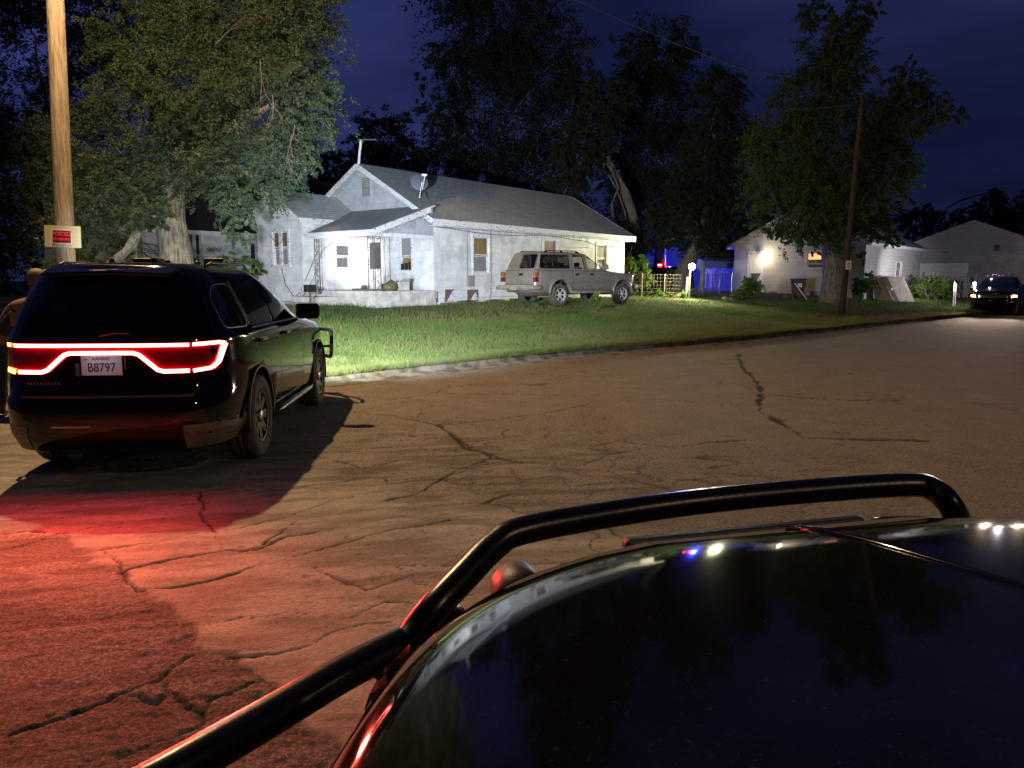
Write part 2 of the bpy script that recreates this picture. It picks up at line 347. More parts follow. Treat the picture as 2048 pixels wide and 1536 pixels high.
# lawn sheet
lx = axis([(-90, -20, 30), (-20, 24, 260), (24, 160, 60)]); le = axis([(.17, 3, 30), (3, 22, 90), (22, 60, 40), (60, 500, 20)])
LX, LE = np.meshgrid(lx, le); LY = curb_y(LX)+LE*1.2; LZv = lawn_z(LX, LY); LZv[0] = -.05; LZv[1:] += 0
me = bpy.data.meshes.new('lawn'); me.vertices.add(LX.size); me.vertices.foreach_set('co', np.stack([LX, LY, LZv], -1).astype(np.float32).ravel())
ny, nx = LX.shape; idx = np.arange(LX.size).reshape(ny, nx)
q = np.stack([idx[:-1, :-1], idx[:-1, 1:], idx[1:, 1:], idx[1:, :-1]], -1).reshape(-1, 4)
me.loops.add(q.size); me.loops.foreach_set('vertex_index', q.astype(np.int32).ravel()); me.polygons.add(len(q)); me.polygons.foreach_set('loop_start', np.arange(0, q.size, 4, dtype=np.int32)); me.update(calc_edges=True); me.shade_smooth()
M['turf'] = pm('turf', (.060, .085, .022), (.085, .070, .035), scale=1.1, rough=1, bump=.8, bscale=25, lo=.38, hi=.55)
me.materials.append(M['turf']); lawn = link(bpy.data.objects.new('lawn', me)); tag(lawn, kind='structure')

# kerb: swept, broken concrete
mb = MB(); pts = []
cx = np.concatenate([np.arange(-60, -8, 1.0), np.arange(-8, 26, .14), np.arange(26, 150, 2.0)]); cy = curb_y(cx)
rows = []
for i in range(len(cx)):
    a = max(i-1, 0); b2 = min(i+1, len(cx)-1); d = Vector((cx[b2]-cx[a], cy[b2]-cy[a])).normalized(); nrm = Vector((-d.y, d.x))
    s = cx[i]*1.4; jag = float(fbm(np.array([s*2.2]), np.array([0.3]), 4, 9)[0]); dip = max(0, float(vnoise(np.array([s*.9]), np.array([3.3]), 4)[0])-.66)*.22
    j2 = float(fbm(np.array([s*7.]), np.array([5.3]), 3, 19)[0])
    h = .135-dip+.02*jag
    row = []
    for (o_, z_) in ((-.42+.05*jag, .004), (-.10+.03*jag, .022+.006*j2), (-.02+.04*jag, .035), (.015+.05*jag+.02*j2, h-.02), (.05+.04*jag, h), (.19, h+.006+.01*j2), (.24, -.05)):
        p = Vector((cx[i], cy[i]))+nrm*o_; row.append((p.x, p.y, z_))
    rows.append(row)
k = 7; vs = [p for r_ in rows for p in r_]
fs = [(i*k+j, i*k+j+1, (i+1)*k+j+1, (i+1)*k+j) for i in range(len(rows)-1) for j in range(k-1)]
M['kerb'] = pm('kerb', (.15, .13, .098), (.045, .045, .028), scale=3.2, rough=.95, bump=.8, bscale=28, detail=8, lo=.40, hi=.55)
o = mb.add(vs, fs).build('kerb', M['kerb'], smooth=True, fix=False); tag(o, kind='structure')

# grass blades
rng = np.random.default_rng(3)
def blades(n, xr, er, hmin, hmax, wd, dens=None):
    x = rng.uniform(*xr, n); e_ = er[0]+(er[1]-er[0])*rng.random(n)**1.5; y = curb_y(x)+e_*1.2
    keep = (np.abs((x)/np.maximum(y, 1)) < .78) & (y < 52)
    if dens is not None: keep &= dens(x, y)
    return x[keep], y[keep], hmin+(hmax-hmin)*rng.random(keep.sum())**1.5, np.full(keep.sum(), wd)
def clump(x, y): return (vnoise(x*1.7, y*1.7, 44)*.6+vnoise(x*5, y*5, 45)*.5 > rng.random(len(x))*1.05)
sets = [blades(330000, (-9, 14), (.10, 7), .05, .13, .011, clump), blades(230000, (-12, 24), (5, 24), .07, .17, .018, clump),
        blades(60000, (-4, 24), (-.02, .55), .05, .16, .011), blades(60000, (10, 34), (0.2, 14), .09, .24, .022, clump)]
x = np.concatenate([s[0] for s in sets]); y = np.concatenate([s[1] for s in sets]); h = np.concatenate([s[2] for s in sets]); wd = np.concatenate([s[3] for s in sets])
h = h*(.52+.66*vnoise(x*.9, y*.9, 12))
wd = wd*(y/20)**.5
n_ = len(x); z = lawn_z(x, y)-.01; near_e = curb_dist(x, y)
z = np.where(near_e < .2, .12, z)
a = rng.uniform(0, 2*np.pi, n_); la = rng.uniform(0, 2*np.pi, n_); ln = h*rng.uniform(.1, .8, n_)
b0 = np.stack([x-np.cos(a)*wd/2, y-np.sin(a)*wd/2, z], -1); b1 = np.stack([x+np.cos(a)*wd/2, y+np.sin(a)*wd/2, z], -1)
tp = np.stack([x+np.cos(la)*ln, y+np.sin(la)*ln, z+h], -1)
V = np.stack([b0, b1, tp], 1).reshape(-1, 3)
tint = np.clip(rng.normal(.3, .25, n_)+1.3*(vnoise(x*.6, y*.6, 21)*.6+vnoise(x*.17, y*.17, 23)*.4-.45)+.35*np.clip(1-near_e/3, 0, 1), 0, 1)
M['grass'] = leafm('grass_blades', (.082, .165, .036), (.205, .190, .088), .35)
gr = npmesh('grass', V, 3, M['grass'], attr=tint); tag(gr, 'uncut green lawn grass rising from the kerb to the white house', 'grass', kind='stuff')
# ============================================================ HOUSES
M['block'] = brickm('painted_block', (.80, .80, .79), (.66, .665, .66), (.62, .62, .61), .42, .205, stain=(.40, .395, .375), stain_amt=.62, sscale=1.5, ms=.008, bump=.3)
M['panel'] = brickm('gable_boards', (.50, .52, .53), (.42, .44, .45), (.32, .33, .34), .9, .6, stain=(.30, .31, .30), stain_amt=.7, sscale=2.0, ms=.008, bump=.25)
M['shingle'] = brickm('shingles', (.50, .55, .53), (.39, .43, .415), (.20, .22, .21), .33, .14, axes='xy', stain=(.36, .38, .35), stain_amt=.5, sscale=1.4, ms=.010, bump=.9)
M['peel'] = pm('peeling_trim', (.66, .66, .65), (.24, .21, .19), scale=7, rough=.8, bump=.4, detail=9, lo=.36, hi=.44, stretch=(1, 1, 2.5))
M['curtain'] = pm('brown_curtain', (.20, .13, .085), (.12, .075, .05), scale=6, rough=.9, stretch=(5, 5, .4))
M['blind'] = pm('grey_blind', (.28, .27, .26), (.19, .18, .17), scale=30, rough=.8, stretch=(.2, .2, 3))
M['ycurtain'] = pm('yellow_curtain', (.30, .22, .06), (.12, .08, .04), scale=9, rough=.9, stretch=(5, 5, .3))
M['wood_board'] = pm('board_up', (.42, .30, .25), (.28, .19, .15), scale=5, rough=.9, stretch=(1, 1, 4))
M['pane'] = pm('pane', (.05, .052, .055), (.035, .036, .04), rough=.08, spec=.7)
M['dull_pane'] = pm('dull_pane', (.16, .13, .13), (.10, .085, .085), scale=9, rough=.5); M['wire'] = pm('cable', (.06, .06, .06), rough=.7)
M['iron'] = pm('rusty_iron', (.17, .13, .11), (.08, .06, .05), scale=30, rough=.8)
HA = Vector((-2.7, 26.9)); HZ = .80; HROT = math.atan2(.791, .612)
EAVE = 3.87-HZ; RIDGE = 5.78-HZ; HL = 13.2; HW = 6.67
def hx(px): k = (px-1024)/F; return (26.9*k+2.7)/(.612-.791*k)
def hz_long(px, py): x = hx(px); Yw = 26.9+.791*x; return P(px, py, Yw).z-HZ
def gs(px, t=0):
    k = (px-1024)/F; X0 = -2.7-.612*t; Y0 = 26.9-.791*t
    return (X0-k*Y0)/(.791+.612*k)
def hz_gab(px, py, t=0): s = gs(px, t); return P(px, py, 26.9-.791*t+.612*s).z-HZ
def wall(mb, plane, c, a0, a1, z0, z1, ops, th=.16, inward=1):
    """plane 'x': wall at x=c spanning y; plane 'y': wall at y=c spanning x. ops: (a0,a1,z0,z1)"""
    cuts = sorted(set([a0, a1]+[v for o in ops for v in o[:2] if a0 < v < a1]))
    for p, q in zip(cuts[:-1], cuts[1:]):
        zz = [(z0, z1)]
        for o in ops:
            if o[0] < (p+q)/2 < o[1]:
                nz_ = []
                for (s, e_) in zz:
                    if o[2] > s: nz_.append((s, min(e_, o[2])))
                    if o[3] < e_: nz_.append((max(s, o[3]), e_))
                zz = nz_
        for (s, e_) in zz:
            if e_-s < .01: continue
            if plane == 'x': mb.box((min(c, c+th*inward), p, s), (max(c, c+th*inward), q, e_))
            else: mb.box((p, min(c, c+th*inward), s), (q, max(c, c+th*inward), e_))
def window(root, plane, c, a0, a1, z0, z1, outw, rail=.5, pane=None, lower=None, trim=.10, double=False, label=None):
    """outw = +-1 : outward direction along the plane's normal axis"""
    def bx(mb, a, b, za, zb, d0, d1):
        lo, hi = sorted((c+outw*d0, c+outw*d1))
        if plane == 'x': mb.box((lo, a, za), (hi, b, zb))
        else: mb.box((a, lo, za), (b, hi, zb))
    f = MB()
    bx(f, a0-trim, a0, z0, z1+trim, .0, .035); bx(f, a1, a1+trim, z0, z1+trim, .0, .035); bx(f, a0, a1, z1, z1+trim, .0, .033)
    s = .045
    def sash(za, zb, d):
        bx(f, a0, a0+s, za, zb, d-.03, d); bx(f, a1-s, a1, za, zb, d-.03, d); bx(f, a0+s, a1-s, za, za+s, d-.03, d); bx(f, a0+s, a1-s, zb-s, zb, d-.03, d)
    zm = z0+(z1-z0)*rail
    if double:
        mid = (a0+a1)/2; bx(f, mid-.07, mid+.07, z0, z1, -.05, .02)
    sash(zm, z1, -.03); sash(z0, zm, -.07)
    w_ = f.build('window', M['peel'], root, bevel=0)
    if label: w_['label'] = label
    si = MB(); bx(si, a0-trim-.03, a1+trim+.03, z0-.07, z0-.002, -.06, .06); si.build('sill', M['peel'], w_)
    p1 = MB(); bx(p1, a0+.01, a1-.01, zm-.02, z1-.01, -.075, -.06); p1.build('pane', M['pane'], w_)
    p2 = MB(); bx(p2, a0+.01, a1-.01, z0+.01, zm, -.11, -.095); p2.build('pane', M['pane'], w_)
    if pane is not None:
        q = MB(); bx(q, a0+.045, a1-.045, zm+.04, z1-.045, -.058, -.052); q.build('curtain', pane, w_)
    if lower is not None:
        q = MB(); bx(q, a0+.045, a1-.045, z0+.045, zm-.04, -.093, -.087); q.build('blind', lower, w_)
    return w_
def roof_slab(mb, poly, th=.09):
    """poly: top corners of a planar slab"""
    p = [Vector(v) for v in poly]; nrm = (p[1]-p[0]).cross(p[2]-p[0]).normalized()
    if nrm.z < 0: nrm = -nrm
    mb.prism(p, -nrm*th)
H = thing('block_house', 'one-storey whitewashed block house with a green-grey shingle roof and a corner porch, brightly lit', 'house', (HA.x, HA.y, HZ), HROT)
# windows (openings)
W1 = (hx(948), hx(978), hz_long(963, 545), hz_long(963, 474)); W2 = (hx(1087), hx(1113), hz_long(1100, 530), hz_long(1100, 480)); W3 = (hx(1191), hx(1210), hz_long(1200, 545), hz_long(1200, 489))
GW = (gs(826), gs(803), hz_gab(815, 541), hz_gab(815, 474)); GD = (gs(768), gs(737), .50, 2.36)
SW = (-1.15, -.50, 2.07-HZ, 2.93-HZ)
FW = (gs(583, 2.64), gs(553, 2.64), hz_gab(568, 531, 2.64), hz_gab(568, 463, 2.64))
mb = MB()
wall(mb, 'y', 0, 0, HL, .22, EAVE, [W1, W2, W3])
mb.box((.0, .03, -.3), (HL, .16, .21))
wall(mb, 'x', 0, .165, HW-.165, 0, EAVE, [GW, GD]); wall(mb, 'y', HW, 0, HL, 0, EAVE, [], inward=-1); wall(mb, 'x', HL, .165, HW-.165, -.3, EAVE, [], inward=-1)
wall(mb, 'y', 3.76, -2.475, -.002, -.2, EAVE-.02, [SW]); wall(mb, 'x', -2.64, 3.76, 6.36, -.2, EAVE-.02, [FW]); wall(mb, 'y', 6.36, -2.475, 0, -.2, EAVE-.02, [], inward=-1)
o = mb.build('wall', M['block'], H)
# dark interior volume so that openings read as rooms
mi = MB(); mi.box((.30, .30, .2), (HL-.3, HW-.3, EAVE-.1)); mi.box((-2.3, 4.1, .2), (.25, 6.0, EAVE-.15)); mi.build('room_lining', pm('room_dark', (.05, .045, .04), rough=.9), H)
g = MB()
rr = (RIDGE-EAVE)/(HW/2)
g.prism([(0, .0, EAVE+.002), (0, HW, EAVE+.002), (0, HW/2, RIDGE-.03)], (.15, 0, 0))
g.build('gable_wall', M['panel'], H); g = MB(); g.prism([(HL-.15, 0, EAVE+.002), (HL-.15, HW, EAVE+.002), (HL-.15, HW/2, RIDGE-.03)], (.15, 0, 0))
g.build('gable_wall', M['panel'], H)
wr = 4.75-HZ; g = MB(); g.prism([(-2.64, 3.76, EAVE-.018), (-2.64, 6.36, EAVE-.018), (-2.64, 5.06, wr-.05)], (.15, 0, 0)); g.build('gable_wall', M['block'], H)
# vent
v = MB(); vy = HW/2
for i in range(9): v.bar((-.03, vy-.14, EAVE+.86+i*.075), (-.03, vy+.14, EAVE+.86+i*.075), .03, .05)
v.box((-.035, vy-.20, EAVE+.80), (-.004, vy-.15, EAVE+1.5)); v.box((-.035, vy+.15, EAVE+.80), (-.004, vy+.20, EAVE+1.5)); v.build('gable_vent', M['blind'], H)
# roofs
rf = MB(); OV = .38; x0, x1 = -.42, HL+.35
def mz(y): return RIDGE-abs(y-HW/2)*rr+.05
for sgn in (0, 1):
    ye = -OV if sgn == 0 else HW+OV
    roof_slab(rf, [(x0, ye, mz(ye)), (x1, ye, mz(ye)), (x1, HW/2, mz(HW/2)), (x0, HW/2, mz(HW/2))], .07)
rw = (wr-EAVE)/1.3
def wz(y): return wr-abs(y-5.06)*rw+.05
for ye in (3.76-.22, 6.36+.25):
    roof_slab(rf, [(-2.92, ye, wz(ye)), (.0, ye, wz(ye)), (.0, 5.06, wz(5.06)), (-2.92, 5.06, wz(5.06))], .06)
def sz(x): return (4.20-HZ)+x*.33
SX = -2.95
roof_slab(rf, [(SX, -.12, sz(SX)), (-.02, -.12, sz(-.02)), (-.02, 4.3, sz(-.02)), (-1.35, 3.5, sz(-1.35)), (SX, 3.05, sz(SX))], .06)
roof = rf.build('roof', M['shingle'], H)
fb = MB()
# barge boards of the main gable, the wing gable; fascias along eaves
for ye in (-OV, HW+OV):
    fb.bar((x0-.02, ye, mz(ye)-.09), (x0-.02, HW/2, mz(HW/2)-.09), .04, .17, up=(0, 0, 1)); fb.bar((x1+.02, ye, mz(ye)-.09), (x1+.02, HW/2, mz(HW/2)-.09), .04, .17)
for ye in (3.76-.22, 6.36+.25): fb.bar((-2.94, ye, wz(ye)-.08), (-2.94, 5.06, wz(5.06)-.08), .04, .15)
fb.box((x0, -OV-.03, mz(-OV)-.25), (x1, -OV+.0, mz(-OV)-.015)); fb.box((-2.9, 3.50, wz(3.54)-.20), (-.5, 3.535, wz(3.54)-.01))
fb.box((x0+.1, -OV+.002, mz(-OV)-.24), (x1-.1, -.002, mz(-OV)-.215))
fb.box((SX-.035, -.15, sz(SX)-.20), (SX-.002, 3.08, sz(SX)-.012))
fb.bar((SX, -.14, sz(SX)-.10), (-.25, -.14, sz(-.25)-.10), .04, .17)
fb.build('fascia', M['peel'], H)
# porch: triangle infill over the open side, beams, slab, posts, steps
PB = 3.03-HZ
pf = MB(); pf.prism([(-2.85, -.02, PB+.12), (-.02, -.02, PB+.12), (-.02, -.02, sz(-.02)-.10), (-2.85, -.02, sz(-2.85)-.10)], (0, .06, 0)); pf.build('porch_infill', M['panel'], H)
pbm = MB(); pbm.box((-2.80, -.03, PB), (-.02, .07, PB+.12)); pbm.box((-2.86, .075, PB+.02), (-2.74, 3.0, PB+.14)); pbm.box((-2.7, .08, PB+.15), (-.17, 3.7, PB+.18)); pbm.build('porch_beam', M['white_paint'], H)
sl = MB(); sl.box((-2.80, -.06, -.35), (-.003, 3.755, .50)); sl.box((-.55, -.10, -.35), (-.0, -.065, .2)); sl.build('porch_slab', M['concrete'], H, bevel=.015)
st = MB(); st.box((-3.55, 1.75, -.35), (-2.803, 3.15, .30)); st.box((-3.95, 1.75, -.35), (-3.553, 3.15, .12)); st.build('steps', M['concrete'], H, bevel=.02)
def lattice(name, x, y, along):
    p = MB(); z0, z1 = .51, PB+.0; wd = .24
    d = Vector((1, 0, 0)) if along == 'x' else Vector((0, 1, 0)); b0 = Vector((x, y, 0))
    for s in (-.5, .5): q_ = b0+d*wd*s; p.bar((q_.x, q_.y, z0), (q_.x, q_.y, z1), .024)
    n_ = 9; hgt = (z1-z0)/n_
    for i in range(n_):
        za = z0+i*hgt; a_ = b0-d*wd*.5; c_ = b0+d*wd*.5
        if i % 2: a_, c_ = c_, a_
        p.tube([(a_.x, a_.y, za), ((a_.x*.6+c_.x*.4), (a_.y*.6+c_.y*.4), za+hgt*.35), (c_.x, c_.y, za+hgt)], .009, 5)
        p.tube([b0+d*(.045*math.cos(t_))+Vector((0, 0, za+hgt*.5+.045*math.sin(t_))) for t_ in np.linspace(0, 2*math.pi, 9)], .006, 4, cap=False)
    return p.build(name, M['iron'], H)
lattice('porch_post', -2.76, 2.80, 'y'); lattice('porch_post', -2.60, -.02, 'x'); lattice('porch_post', -2.76, .13, 'y')
# windows
window(H, 'y', 0, *W1, -1, rail=.48, pane=M['ycurtain'], lower=M['blind']); window(H, 'y', 0, *W2, -1, rail=.02, pane=M['wood_board'], label='boarded-up window'); window(H, 'y', 0, *W3, -1, rail=.5, pane=M['blind'])
w_ = window(H, 'x', 0, *GW, -1, rail=.42, pane=M['blind'], lower=M['ycurtain'])
window(H, 'y', 3.76, *SW, -1, rail=.5, pane=M['dull_pane'], lower=M['dull_pane']); window(H, 'x', -2.64, *FW, -1, rail=.52, pane=M['curtain'], lower=M['blind'], double=True)
# paper scraps in the gable window
q = MB(); ym = (GW[0]+GW[1])/2
for i in range(3): q.box((-.004, GW[0]+.03+i*.19, GW[2]+.02), (.004, GW[0]+.17+i*.19, GW[2]+.30-.03*i))
q.build('window_box', M['glass_dark'], H)
# door
d = MB(); d.box((.05, GD[0]+.02, GD[2]+.02), (.09, GD[1]-.02, GD[3]-.02)); dr = d.build('door', M['white_paint'], H)
d = MB(); d.box((-.02, GD[0]-.09, GD[2]), (-.002, GD[0], GD[3]+.09)); d.box((-.02, GD[1], GD[2]), (-.002, GD[1]+.09, GD[3]+.09)); d.box((-.02, GD[0], GD[3]), (-.002, GD[1], GD[3]+.09)); d.build('frame', M['peel'], dr)
d = MB(); d.box((.035, GD[0]+.13, GD[2]+.75), (.048, GD[1]-.13, GD[3]-.14)); d.build('pane', M['pane'], dr)
d = MB(); d.lathe([(0, -.07), (.028, -.06), (.03, -.03), (.012, 0), (.012, .04)], (.05, GD[1]-.10, 1.42), 'x', 10); d.build('handle', M['dull_chrome'], dr, smooth=True)
# foundation: rubble ledge, vents, torn skirt
fd = MB()
rng2 = random.Random(4)
xx = .3
while xx < 12.6:
    L_ = rng2.uniform(.35, .8); fd.box((xx, -.12-rng2.uniform(0, .12), -.4), (xx+L_-.02, .025, .05+rng2.uniform(-.05, .10))); xx += L_
fd.build('foundation', M['kerb'], H, bevel=.02)
for a_, b_, zz in ((.12, .17, .45), (.55, 1.05, .52), (1.75, 2.35, .50)): vt = MB(); vt.box((a_, -.012, .08), (b_, .02, zz)); vt.build('crawl_vent', M['iron'], H)
sk = MB(); sk.prism([(.62, -.02, .10), (1.1, -.02, .09), (1.72, -.02, .12), (1.70, -.02, .40), (1.2, -.02, .49), (.95, -.02, .48)], (0, -.012, 0)); sk.prism([(1.9, -.02, .1), (2.3, -.02, .12), (2.2, -.02, .40), (2.05, -.02, .3)], (0, -.012, 0)); sk.build('torn_skirting', M['peel'], H)
# conduits and cables on the wall
cd = MB()
cx0 = hx(934); cd.tube([(hx(955), -.03, 2.72), (cx0+.1, -.03, 2.66), (cx0, -.03, 2.4), (cx0, -.03, .98)], .016, 6)
cd.build('conduit', M['blind'], H); cd = MB(); cx1 = hx(981); cd.tube([(cx1, -.03, 2.72), (cx1, -.03, .35), (cx1-.08, -.03, .15)], .018, 6); 
cd.build('conduit', M['blind'], H); cd = MB(); cd.box((cx0-.02, -.11, .62), (cx0+.30, -.002, 1.0)); cd.build('meter_box', M['blind'], H, bevel=.02)
cb = MB(); pts = []
for i in range(60):
    x_ = .1+i*(HL-.3)/59; z_ = 2.66-.12*abs(math.sin(i*.105))**1.5-.15*(1 if i > 44 else 0)*math.sin((i-44)/16*math.pi)*1.6
    pts.append((x_, -.05, z_))
cb.tube(pts, .011, 5); cb.tube([(hx(1130), -.04, 2.2), (hx(1175), -.04, 2.28)], .006, 4)
cb.tube([(-2.67, 5.6, 2.5), (-2.70, 5.2, 2.2), (-2.70, 4.9, 2.1), (-2.68, 4.8, 2.3)], .01, 5)
cb.tube([(-2.69, 4.9, 1.3), (-2.7, 4.7, .7), (-2.72, 4.2, .25), (-2.7, 3.9, .4), (-2.5, 3.70, 1.0), (-2.0, 3.70, 1.9)], .012, 5)
cb.tube([(-3.0, 3.5, .1), (-2.8, 3.0, .9), (-1.9, 3.6, 1.9), (-1.3, 3.72, 2.2)], .009, 5); cb.build('cable', M['wire'], H)
# dead icicle lights under the eaves
M['icicle'] = pm('icicle_wire', (.16, .17, .2), rough=.6); r3 = random.Random(9)
def icicles(p, q_, n_, dy):
    il = MB()
    p = Vector(p); q_ = Vector(q_); prev = None
    for i in range(n_+1):
        c_ = p.lerp(q_, i/n_)+Vector((0, 0, .03*math.sin(i*1.3)))
        if prev is not None: il.tube([prev, c_], .005, 3, cap=False)
        prev = c_
        if r3.random() < .75:
            L_ = r3.uniform(.06, .26); il.tube([c_, c_+Vector((r3.uniform(-.04, .04), 0, -L_*.5)), c_+Vector((r3.uniform(-.05, .05), 0, -L_))], .0055, 3, cap=False)
    il.build('string_lights', M['icicle'], H)
icicles((.0, -OV-.045, mz(-OV)-.22), (HL-1, -OV-.045, mz(-OV)-.20), 95, 0)
icicles((SX+.1, -.18, sz(SX)-.2), (-.4, -.18, sz(-.4)-.22), 26, 0); icicles((x0-.05, .1, mz(.1)-.16), (x0-.05, 2.2, mz(2.2)-.16), 14, 0)
def h2w(x, y, z): return Matrix.Rotation(HROT, 4, 'Z') @ Vector((x, y, z)) + Vector((HA.x, HA.y, HZ))
# antenna mast leaning on the gable peak
a0 = h2w(x0+.05, HW/2, RIDGE-.02); a1 = P(722, 280, a0.y-.2)
an = thing('antenna_mast', 'leaning weathered mast with a bare crossbar at the gable peak of the white house', 'antenna', a0)
L_ = a1-a0; MB().tube([(0, 0, -.15), L_*.5, L_], .045, 8).build('mast', M['white_paint'], an); k_ = MB(); k_.tube([L_+Vector((-.12, 0, .02)), L_+Vector((.52, .1, .03))], .02, 6); k_.tube([L_+Vector((-.1, 0, -.04)), L_+Vector((.1, 0, -.05))], .03, 6); k_.build('crossbar', M['dull_chrome'], an)
# satellite dish standing on the roof edge
db = P(836, 402, 27.9); dt = P(845, 362, 27.9)
ds = thing('satellite_dish', 'grey satellite dish on a braced pole at the porch end of the shingle roof', 'satellite dish', db)
dv = dt-db
k_ = MB(); k_.tube([(0, 0, -.2), dv*.6, dv*.95], .028, 7); k_.tube([dv*.6, Vector((.42, .35, -.05))], .015, 5); k_.tube([dv*.55, Vector((-.05, -.2, -.15))], .015, 5); k_.build('pole', M['dull_chrome'], ds)
prof = [(.0, 0), (.12, .01), (.24, .035), (.33, .065), (.33, .075), (.24, .048), (.0, .015)]
dish = MB(); dish.lathe(prof, (0, 0, 0), 'y', 26); do = dish.build('reflector', pm('dish_grey', (.13, .14, .18), (.10, .11, .14), rough=.6), ds, smooth=True)
do.location = dv+Vector((-.10, .02, .0)); do.rotation_euler = (R(-14), 0, R(22))
k_ = MB(); k_.bar(dv*.95+Vector((.0, -.05, -.25)), dv+Vector((.13, -.35, .12)), .03); k_.box(dv+Vector((.02, -.42, .12)), dv+Vector((.20, -.32, .19))); k_.build('arm', M['white_paint'], ds)
# things on and by the porch
def toy(name, label, cat, loc, build):
    t = thing(name, label, cat, loc, HROT); build(t); return t
def bag(t):
    rngb = np.random.default_rng(2); mbb = MB()
    prof = [(0, 0), (.22, .0), (.28, .08), (.25, .20), (.13, .29), (.05, .33), (0, .34)]; mbb.lathe(prof, (0, 0, 0), 'z', 18)
    mbb.v = [(x*(1.1+.2*math.sin(y*18)), y*.8, z*(1+.15*math.sin(x*14))) for x, y, z in mbb.v]; mbb.build('sack', pm('green_sack', (.06, .16, .05), (.25, .05, .07), scale=9, rough=.5), t, smooth=True)
toy('green_bag', 'crumpled green and red bag lying on the porch slab', 'bag', h2w(-1.75, .35, .505), bag)
def carton(t):
    k_ = MB(); k_.box((-.25, -.16, 0), (.25, .16, .28)); k_.build('carton', M['concrete'], t, bevel=.01); k_ = MB(); k_.prism([(-.25, -.162, .285), (.25, -.162, .285), (.17, -.30, .39), (-.19, -.30, .39)], (0, 0, .01)); k_.build('flap', M['concrete'], t)
toy('cardboard_box', 'open beige cardboard box on the porch slab beside the green bag', 'box', h2w(-1.15, .45, .505), carton)
def meter(t):
    k_ = MB(); k_.box((-.17, -.10, .9), (.17, .10, 1.25)); k_.build('box', M['black_plastic'], t, bevel=.02); k_ = MB(); k_.bar((0, 0, 0), (0, 0, .9), .05); k_.build('post', M['iron'], t)
pt = P(620, 574, 23.4); tb = toy('mail_box', 'small dark box on a short post beside the porch steps', 'box', (pt.x, pt.y, LZ(pt.x, pt.y)-.05), meter)
tb.scale = (1, 1, (pt.z+.12-LZ(pt.x, pt.y))/1.25)
def shoes(t):
    k_ = MB(); k_.box((-.3, -.12, 0), (.3, .12, .04)); k_.lathe([(0, 0), (.1, 0), (.12, .05), (.06, .12), (0, .13)], (.18, 0, .041), 'z', 10); k_.build('mat', M['rubber'], t)
toy('door_mat', 'dark mat with a shoe on the porch floor before the door', 'mat', h2w(-.8, 2.9, .505), shoes)

# ---------------- second house (right) with lit porch door
H2 = Vector((19.35, 42.7)); H2Z = .80; a2 = math.atan2(.76, .65)
def simple_house(name, label, origin, z, rot, L, W, eave, rise, wallm, roofm, trimm, ops_x=(), ops_y=(), ov=.35, names=True):
    r_ = thing(name, label, 'house', (origin[0], origin[1], z), rot)
    m_ = MB(); wall(m_, 'y', 0, 0, L, -.5, eave, list(ops_y)); wall(m_, 'x', 0, .162, W-.162, -.5, eave, list(ops_x)); wall(m_, 'y', W, 0, L, -.5, eave, [], inward=-1); wall(m_, 'x', L, .162, W-.162, -.5, eave, [], inward=-1); m_.build('wall', wallm, r_)
    m_ = MB(); m_.prism([(0, 0, eave+.002), (0, W, eave+.002), (0, W/2, eave+rise)], (.15, 0, 0)); m_.build('gable_wall', wallm, r_); m_ = MB(); m_.prism([(L-.15, 0, eave+.002), (L-.15, W, eave+.002), (L-.15, W/2, eave+rise)], (.15, 0, 0)); m_.build('gable_wall', wallm, r_)
    q_ = rise/(W/2); f_ = lambda y: eave+rise-abs(y-W/2)*q_+.06
    m_ = MB()
    for ye in (-ov, W+ov): roof_slab(m_, [(-ov, ye, f_(ye)), (L+ov, ye, f_(ye)), (L+ov, W/2, f_(W/2)), (-ov, W/2, f_(W/2))], .07)
    m_.build('roof', roofm, r_)
    m_ = MB()
    for ye in (-ov, W+ov): m_.bar((-ov-.02, ye, f_(ye)-.08), (-ov-.02, W/2, f_(W/2)-.08), .04, .15); m_.box((-ov, ye-.02, f_(ye)-.18), (L+ov, ye+.01, f_(ye)-.01))
    m_.build('fascia', trimm, r_)
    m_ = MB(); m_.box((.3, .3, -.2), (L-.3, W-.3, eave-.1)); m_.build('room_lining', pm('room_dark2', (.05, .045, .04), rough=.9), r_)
    return r_
M['siding2'] = brickm('pale_siding', (.56, .56, .54), (.50, .50, .48), (.36, .36, .35), 4.0, .19, stain=(.34, .34, .32), stain_amt=.45, ms=.006, bump=.4)
W2_ = 7.6
def s2(px): k = (px-1024)/F; c, s = math.cos(a2+math.pi/2), math.sin(a2+math.pi/2); return (H2.x-k*H2.y)/(k*s-c)
def z2(px, py): s = s2(px); return P(px, py, H2.y+s*math.sin(a2+math.pi/2)).z-H2Z
def x2(px): k = (px-1024)/F; c, s = math.cos(a2), math.sin(a2); return (H2.x-k*H2.y)/(k*s-c)
D2 = (s2(1519), s2(1493), .02, z2(1505, 506)); PW = (s2(1662), s2(1607), z2(1635, 536), z2(1635, 505))
SB = (x2(1783), x2(1794), z2(1723, 552), z2(1723, 520))
h2o = simple_house('small_white_house', 'small pale house behind the big elm with a lit porch lamp by its door', H2, H2Z, a2, 12, W2_, 3.0, 1.9, M['siding2'], M['shingle'], M['white_paint'], [D2, PW], [SB])
d = MB(); d.box((.04, D2[0]+.02, D2[2]), (.08, D2[1]-.02, D2[3]-.02)); dr = d.build('door', M['white_paint'], h2o)
d = MB(); d.box((-.04, D2[0]-.11, 0), (-.002, D2[0], D2[3]+.1)); d.box((-.04, D2[1], 0), (-.002, D2[1]+.11, D2[3]+.1)); d.box((-.04, D2[0], D2[3]), (-.002, D2[1], D2[3]+.1)); d.build('frame', M['white_paint'], dr)
